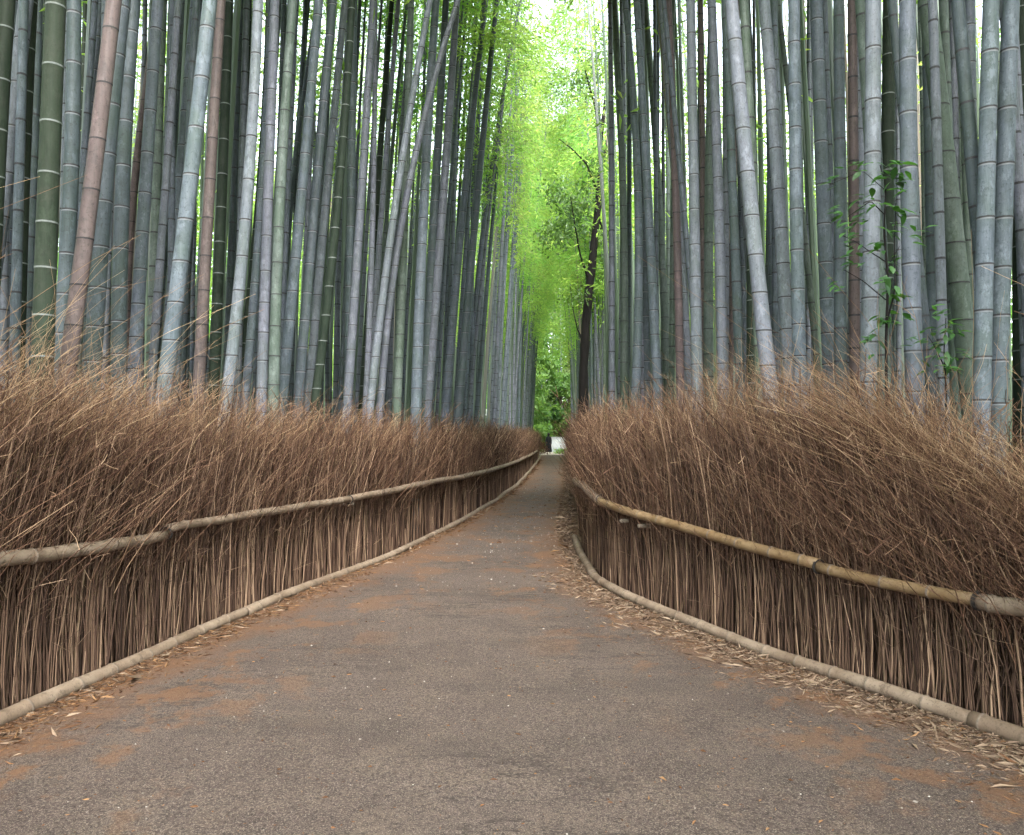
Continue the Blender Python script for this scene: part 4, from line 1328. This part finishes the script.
# ------------------------------------------------------------------ saplings by the right fence
def sapling(label, px, Y, stems, whorls, seed, ll):
    root = thing('sapling', label, 'sapling', (wx(px, Y), Y, 0), None)
    O_ = np.array([wx(px, Y), Y, 0])
    b = Build()
    for pts in stems:
        P = np.array([(wx(p[0], Y), Y + p[3], wz(p[1], Y) if p[1] < 9000 else 0) for p in pts]) - O_
        s = np.linspace(0, 1, len(P)); s2 = np.linspace(0, 1, len(P) * 4)
        P = np.stack([np.interp(s2, s, P[:, j]) for j in range(3)], 1)
        V, Fq, mi, tri = ring_tube(P, 1.05 * np.interp(s2, s, [p[2] for p in pts]), 6, None, False)
        b.add(V, Fq, 0)
    link('stem', b.mesh('stem', [M['bark_dark']]), root)
    b = Build()
    for (x_, y_, ang, n_, sp) in whorls:
        c0_ = np.array([wx(x_, Y), Y + rng.normal(0, .06), wz(y_, Y)]) - O_
        for q in range(n_ + 6):
            a = ang + (q - (n_ + 5) / 2) * .6 * sp + rng.normal(0, .2)
            c0 = c0_ + rng.normal(0, .032, 3)
            d = np.array([math.cos(a), rng.normal(-.15, .5), math.sin(a) * .3 - .08])
            d /= np.linalg.norm(d)
            # ovate leaf blade with a fold along the midrib
            up = np.array([0, rng.normal(-.25, .25), 1.]); s = np.cross(d, up); s /= np.linalg.norm(s); u = np.cross(s, d)
            Ln = ll * rng.uniform(.7, 1.2); Wd = Ln * rng.uniform(.40, .52)
            prof = [(0, 0.02), (.18, .62), (.4, 1), (.65, .82), (.85, .4), (1, .02)]
            rows = []
            for (tt_, wf) in prof:
                mid = c0 + d * Ln * tt_ - u * Ln * .22 * tt_ ** 2
                rows.append([mid - s * Wd / 2 * wf + u * Wd * .12 * wf, mid, mid + s * Wd / 2 * wf + u * Wd * .12 * wf])
            V = np.array(rows).reshape(-1, 3)
            Fq = np.array([[r * 3 + k, r * 3 + k + 1, r * 3 + k + 4, r * 3 + k + 3] for r in range(5) for k in range(2)])
            b.add(V, Fq, 0, np.full(len(V), rng.random()))
    link('leaves', b.mesh('leaves', [M['leaf_sapling']]), root, kind='stuff')


rng_w = np.random.default_rng(5)
wh = [(868, 166, math.pi, 3, .5), (885, 168, 0, 3, .6), (880, 176, .6, 3, .8), (897, 178, -.2, 2, .6), (870, 198, math.pi, 3, .5), (886, 200, .2, 3, .7), (892, 212, -.4, 2, .5),
      (846, 213, math.pi, 3, .4), (852, 232, math.pi + .2, 3, .4), (862, 215, math.pi, 2, .5), (848, 250, math.pi, 2, .5), (856, 268, math.pi - .2, 2, .5), (842, 285, math.pi, 2, .4),
      (889, 232, .3, 2, .9), (880, 248, 2.6, 2, .8), (891, 262, .2, 2, .8), (878, 285, 3.6, 2, .7), (893, 295, -.3, 2, .7), (883, 322, 2.9, 3, .7), (880, 338, 3.3, 2, .6), (895, 318, .1, 2, .7), (838, 180, math.pi, 2, .4), (902, 240, 0, 1, .4)]
sapling('green leafy sapling with thin dark stem standing against the palest thick stalk', 886, 5.25,
        [[(888, 9999, .011, 0), (886, 345, .010, 0), (888, 280, .008, 0), (884, 230, .006, 0), (886, 185, .004, 0), (880, 165, .003, 0)],
         [(886, 325, .006, 0), (893, 290, .005, -.03), (891, 245, .004, -.05), (893, 205, .003, -.04)],
         [(886, 262, .004, 0), (870, 250, .003, .02), (858, 240, .0025, .04), (842, 232, .002, .05)],
         [(885, 215, .004, 0), (872, 200, .003, .02), (852, 214, .002, .06)],
         [(886, 300, .004, 0), (865, 280, .003, .03), (848, 268, .002, .06)],
         [(885, 190, .003, 0), (866, 168, .002, .05), (840, 178, .0015, .1)],
         [(887, 268, .003, 0), (902, 245, .002, .03)]], wh, 1, .088)
wh2 = [(944, 330, math.pi, 3, .6), (950, 328, 0, 3, .6), (946, 345, 3.4, 2, .7), (938, 312, 2.8, 2, .6), (952, 355, -.2, 2, .6), (934, 362, 3.0, 2, .6), (948, 372, .4, 2, .8), (930, 340, 2.6, 2, .5)]
sapling('small low sprig of leaves just over the twigs right of thick blue-grey stalk', 945, 5.05,
        [[(946, 9999, .007, 0), (946, 390, .006, 0), (944, 350, .004, 0), (946, 318, .003, 0)], [(945, 368, .004, 0), (936, 345, .003, .02), (930, 335, .002, .03)]], wh2, 2, .085)

# ------------------------------------------------------------------ beyond the path's end
# figure in dark clothes, seen from behind, standing in the clearing
YP = 66.0
px = wx(548.6, YP)
root = thing('person', 'person in long black clothes standing at the far end of the path', 'person', (px, YP, 0))
body = bpy.data.meshes.new('body')
vs = [(0, 0, .93), (0, 0, 1.12), (0, 0, 1.32), (0, .0, 1.44), (0, -.01, 1.52), (0, -.02, 1.64), (0, -.01, 1.74),
      (.10, 0, .88), (.11, .0, .48), (.11, .02, .07), (.12, -.12, .03), (-.10, 0, .88), (-.11, .0, .48), (-.12, .04, .07), (-.12, -.10, .03),
      (.19, 0, 1.40), (.25, .02, 1.12), (.24, -.06, .88), (.23, -.09, .78), (-.19, 0, 1.40), (-.25, .02, 1.12), (-.24, -.06, .88), (-.23, -.09, .78)]
es = [(0, 1), (1, 2), (2, 3), (3, 4), (4, 5), (5, 6), (0, 7), (7, 8), (8, 9), (9, 10), (0, 11), (11, 12), (12, 13), (13, 14), (3, 15), (15, 16), (16, 17), (17, 18), (3, 19), (19, 20), (20, 21), (21, 22)]
body.from_pydata(vs, es, [])
ob = link('body', body, root)
sk = ob.modifiers.new('skin', 'SKIN')
rad = [.15, .15, .17, .10, .06, .10, .075, .09, .065, .045, .035, .09, .065, .045, .035, .065, .05, .038, .03, .065, .05, .038, .03]
if not body.skin_vertices:
    body.attributes.new('skin', 'FLOAT', 'POINT')
try:
    for v, r_ in zip(body.skin_vertices[0].data, rad):
        v.radius = (r_, r_ * .8)
    body.skin_vertices[0].data[0].use_root = True
except Exception as e:
    print('skin', e)
ob.modifiers.new('sub', 'SUBSURF').levels = 1
M['skin'] = plain_noise_mat('skin', (.42, .27, .2), (.46, .3, .23), 9, .5)
M['black_cloth'] = plain_noise_mat('black_cloth', (.006, .006, .008), (.016, .016, .02), 12, .85)
M['hair'] = plain_noise_mat('black_hair', (.008, .007, .006), (.02, .017, .014), 30, .5)
body.materials.append(M['black_cloth'])
# coat and hair
k = np.linspace(0, 1, 10)
cz = .16 + (1.47 - .16) * k
cr_ = np.interp(k, [0, .3, .55, .8, .93, 1], [.29, .25, .215, .235, .2, .09])
V, Fq, mi, tri = ring_tube(np.stack([np.zeros(10), np.zeros(10), cz], 1), cr_, 16, None, False, True)
V[:, 1] *= .7
link('coat', mesh_from('coat', V, Fq, [M['black_cloth']]), root)
a = np.linspace(0, math.pi, 8)
V, Fq, mi, tri = ring_tube(np.stack([np.zeros(8), np.zeros(8) - .0, 1.66 - .125 * np.cos(a)], 1), .118 * np.sin(a) + .004, 14, None, True, True)
V[:, 1] = V[:, 1] * .95 + .015
hb = Build(); hb.add(V, Fq, 0); hb.T.append(tri); hb.tm.append(np.zeros(len(tri), int))
link('hair', hb.mesh('hair', [M['hair']]), root)


def box_mesh(name, x0, x1, y0, y1, z0, z1, mats, bev=.02):
    import bmesh
    bm = bmesh.new()
    bmesh.ops.create_cube(bm, size=1)
    for v in bm.verts:
        v.co = Vector(((x0 + x1) / 2 + v.co.x * (x1 - x0), (y0 + y1) / 2 + v.co.y * (y1 - y0), (z0 + z1) / 2 + v.co.z * (z1 - z0)))
    bmesh.ops.bevel(bm, geom=bm.edges[:], offset=bev, segments=2, affect='EDGES')
    me = bpy.data.meshes.new(name)
    bm.to_mesh(me); bm.free()
    for m_ in mats:
        me.materials.append(m_)
    return me


# pale low wall across the clearing, with coping and end pier
M['white'] = plain_noise_mat('pale_plaster', (.36, .385, .41), (.43, .45, .47), 2, .7)
M['coping'] = plain_noise_mat('grey_coping', (.28, .3, .3), (.36, .38, .38), 4, .8)
YW = 72.0
root = thing('low_wall', 'low whitish wall behind the figure in black at the path end', 'wall', (wx(560, YW), YW, 0))
link('wall_face', box_mesh('wall_face', -.85, .75, 0, .2, -.02, 1.32, [M['white']]), root)
link('coping', box_mesh('coping', -.92, .80, -.05, .25, 1.323, 1.42, [M['coping']]), root)
link('pier', box_mesh('pier', .755, 1.1, -.06, .27, -.02, 1.5, [M['coping']]), root)

# clipped hedge bank behind the wall
b = Build()
nc = 420
V, Fq, tt = leaf_cloud(np.stack([rng.uniform(-5.5, 6.5, nc), rng.uniform(-1.2, 1.2, nc), rng.uniform(.1, 2.9, nc)], 1), np.array([.28, .25, .22]), 34, .2, .11)
root = thing('hedge', 'smooth mid green hedge behind the low whitish wall', 'hedge', (wx(548, 78), 77.5, 0))
link('foliage', mesh_from('foliage', V, Fq, [M['leaf_wood']], None, False, tt), root, kind='stuff')

# rusty shrub beside the figure
nc = 40
V, Fq, tt = leaf_cloud(np.stack([rng.normal(0, .25, nc), rng.normal(0, .2, nc), rng.uniform(.05, .95, nc)], 1), np.array([.1, .1, .09]), 24, .12, .05)
root = thing('rusty_shrub', 'knee high rust coloured shrub beside the figure in black', 'shrub', (wx(541.8, 64), 64, 0))
link('foliage', mesh_from('foliage', V, Fq, [M['litter_rust']], None, False, tt), root, kind='stuff')
nc = 36
V, Fq, tt = leaf_cloud(np.stack([rng.normal(0, .5, nc), rng.normal(0, .2, nc), rng.uniform(.03, .4, nc)], 1), np.array([.1, .1, .07]), 24, .13, .05)
root = thing('low_plant', 'low yellowish green plants at the foot of the whitish wall', 'plant', (wx(563.5, 67), 67, 0))
link('foliage', mesh_from('foliage', V, Fq, [M['leaf']], None, False, tt), root, kind='stuff')

# ------------------------------------------------------------------ light, sky, camera
SUN_EL, SUN_AZ = 52.0, 172.0
w = bpy.data.worlds.new('World')
S.world = w
w.use_nodes = True
nt = w.node_tree
nt.nodes.clear()
sky = nt.nodes.new('ShaderNodeTexSky')
sky.sky_type = 'NISHITA'
sky.sun_disc = False
sky.sun_elevation = R(SUN_EL)
sky.sun_rotation = R(SUN_AZ)
sky.dust_density = 3.0
sky.air_density = 1.0
sky.ozone_density = 1.0
hs = nt.nodes.new('ShaderNodeHueSaturation')
hs.inputs['Saturation'].default_value = .45
bg = nt.nodes.new('ShaderNodeBackground')
bg.inputs[1].default_value = .15
wo = nt.nodes.new('ShaderNodeOutputWorld')
nt.links.new(sky.outputs[0], hs.inputs['Color'])
nt.links.new(hs.outputs[0], bg.inputs[0])
nt.links.new(bg.outputs[0], wo.inputs[0])

sl = bpy.data.lights.new('sun', 'SUN')
sl.energy = .7
sl.angle = R(25)
sl.color = (1, .975, .94)
so = bpy.data.objects.new('sun', sl)
COL.objects.link(so)
so.rotation_euler = (-R(90 - SUN_EL), 0, -R(SUN_AZ))
so.location = (0, 0, 40)

cam = bpy.data.cameras.new('camera')
co = bpy.data.objects.new('camera', cam)
COL.objects.link(co)
co.location = (0, 0, H0)
co.rotation_euler = (R(90), 0, 0)
cam.sensor_width = 36
cam.lens = F / 1024 * 36
cam.shift_y = (HY - 417.5) / 1024
cam.clip_start = .05
cam.clip_end = 2000
S.camera = co

S.view_settings.view_transform = 'Standard'
S.view_settings.look = 'None'
S.view_settings.gamma = 1
S.view_settings.use_curve_mapping = False
S.view_settings.exposure = 3.45
S.render.engine = 'CYCLES'
S.cycles.use_denoising = True
S.cycles.denoising_prefilter = 'NONE'
S.cycles.max_bounces = 6
S.cycles.diffuse_bounces = 4
S.cycles.transmission_bounces = 4
S.cycles.transparent_max_bounces = 4
S.cycles.caustics_reflective = False
S.cycles.caustics_refractive = False
S.cycles.sample_clamp_indirect = 6
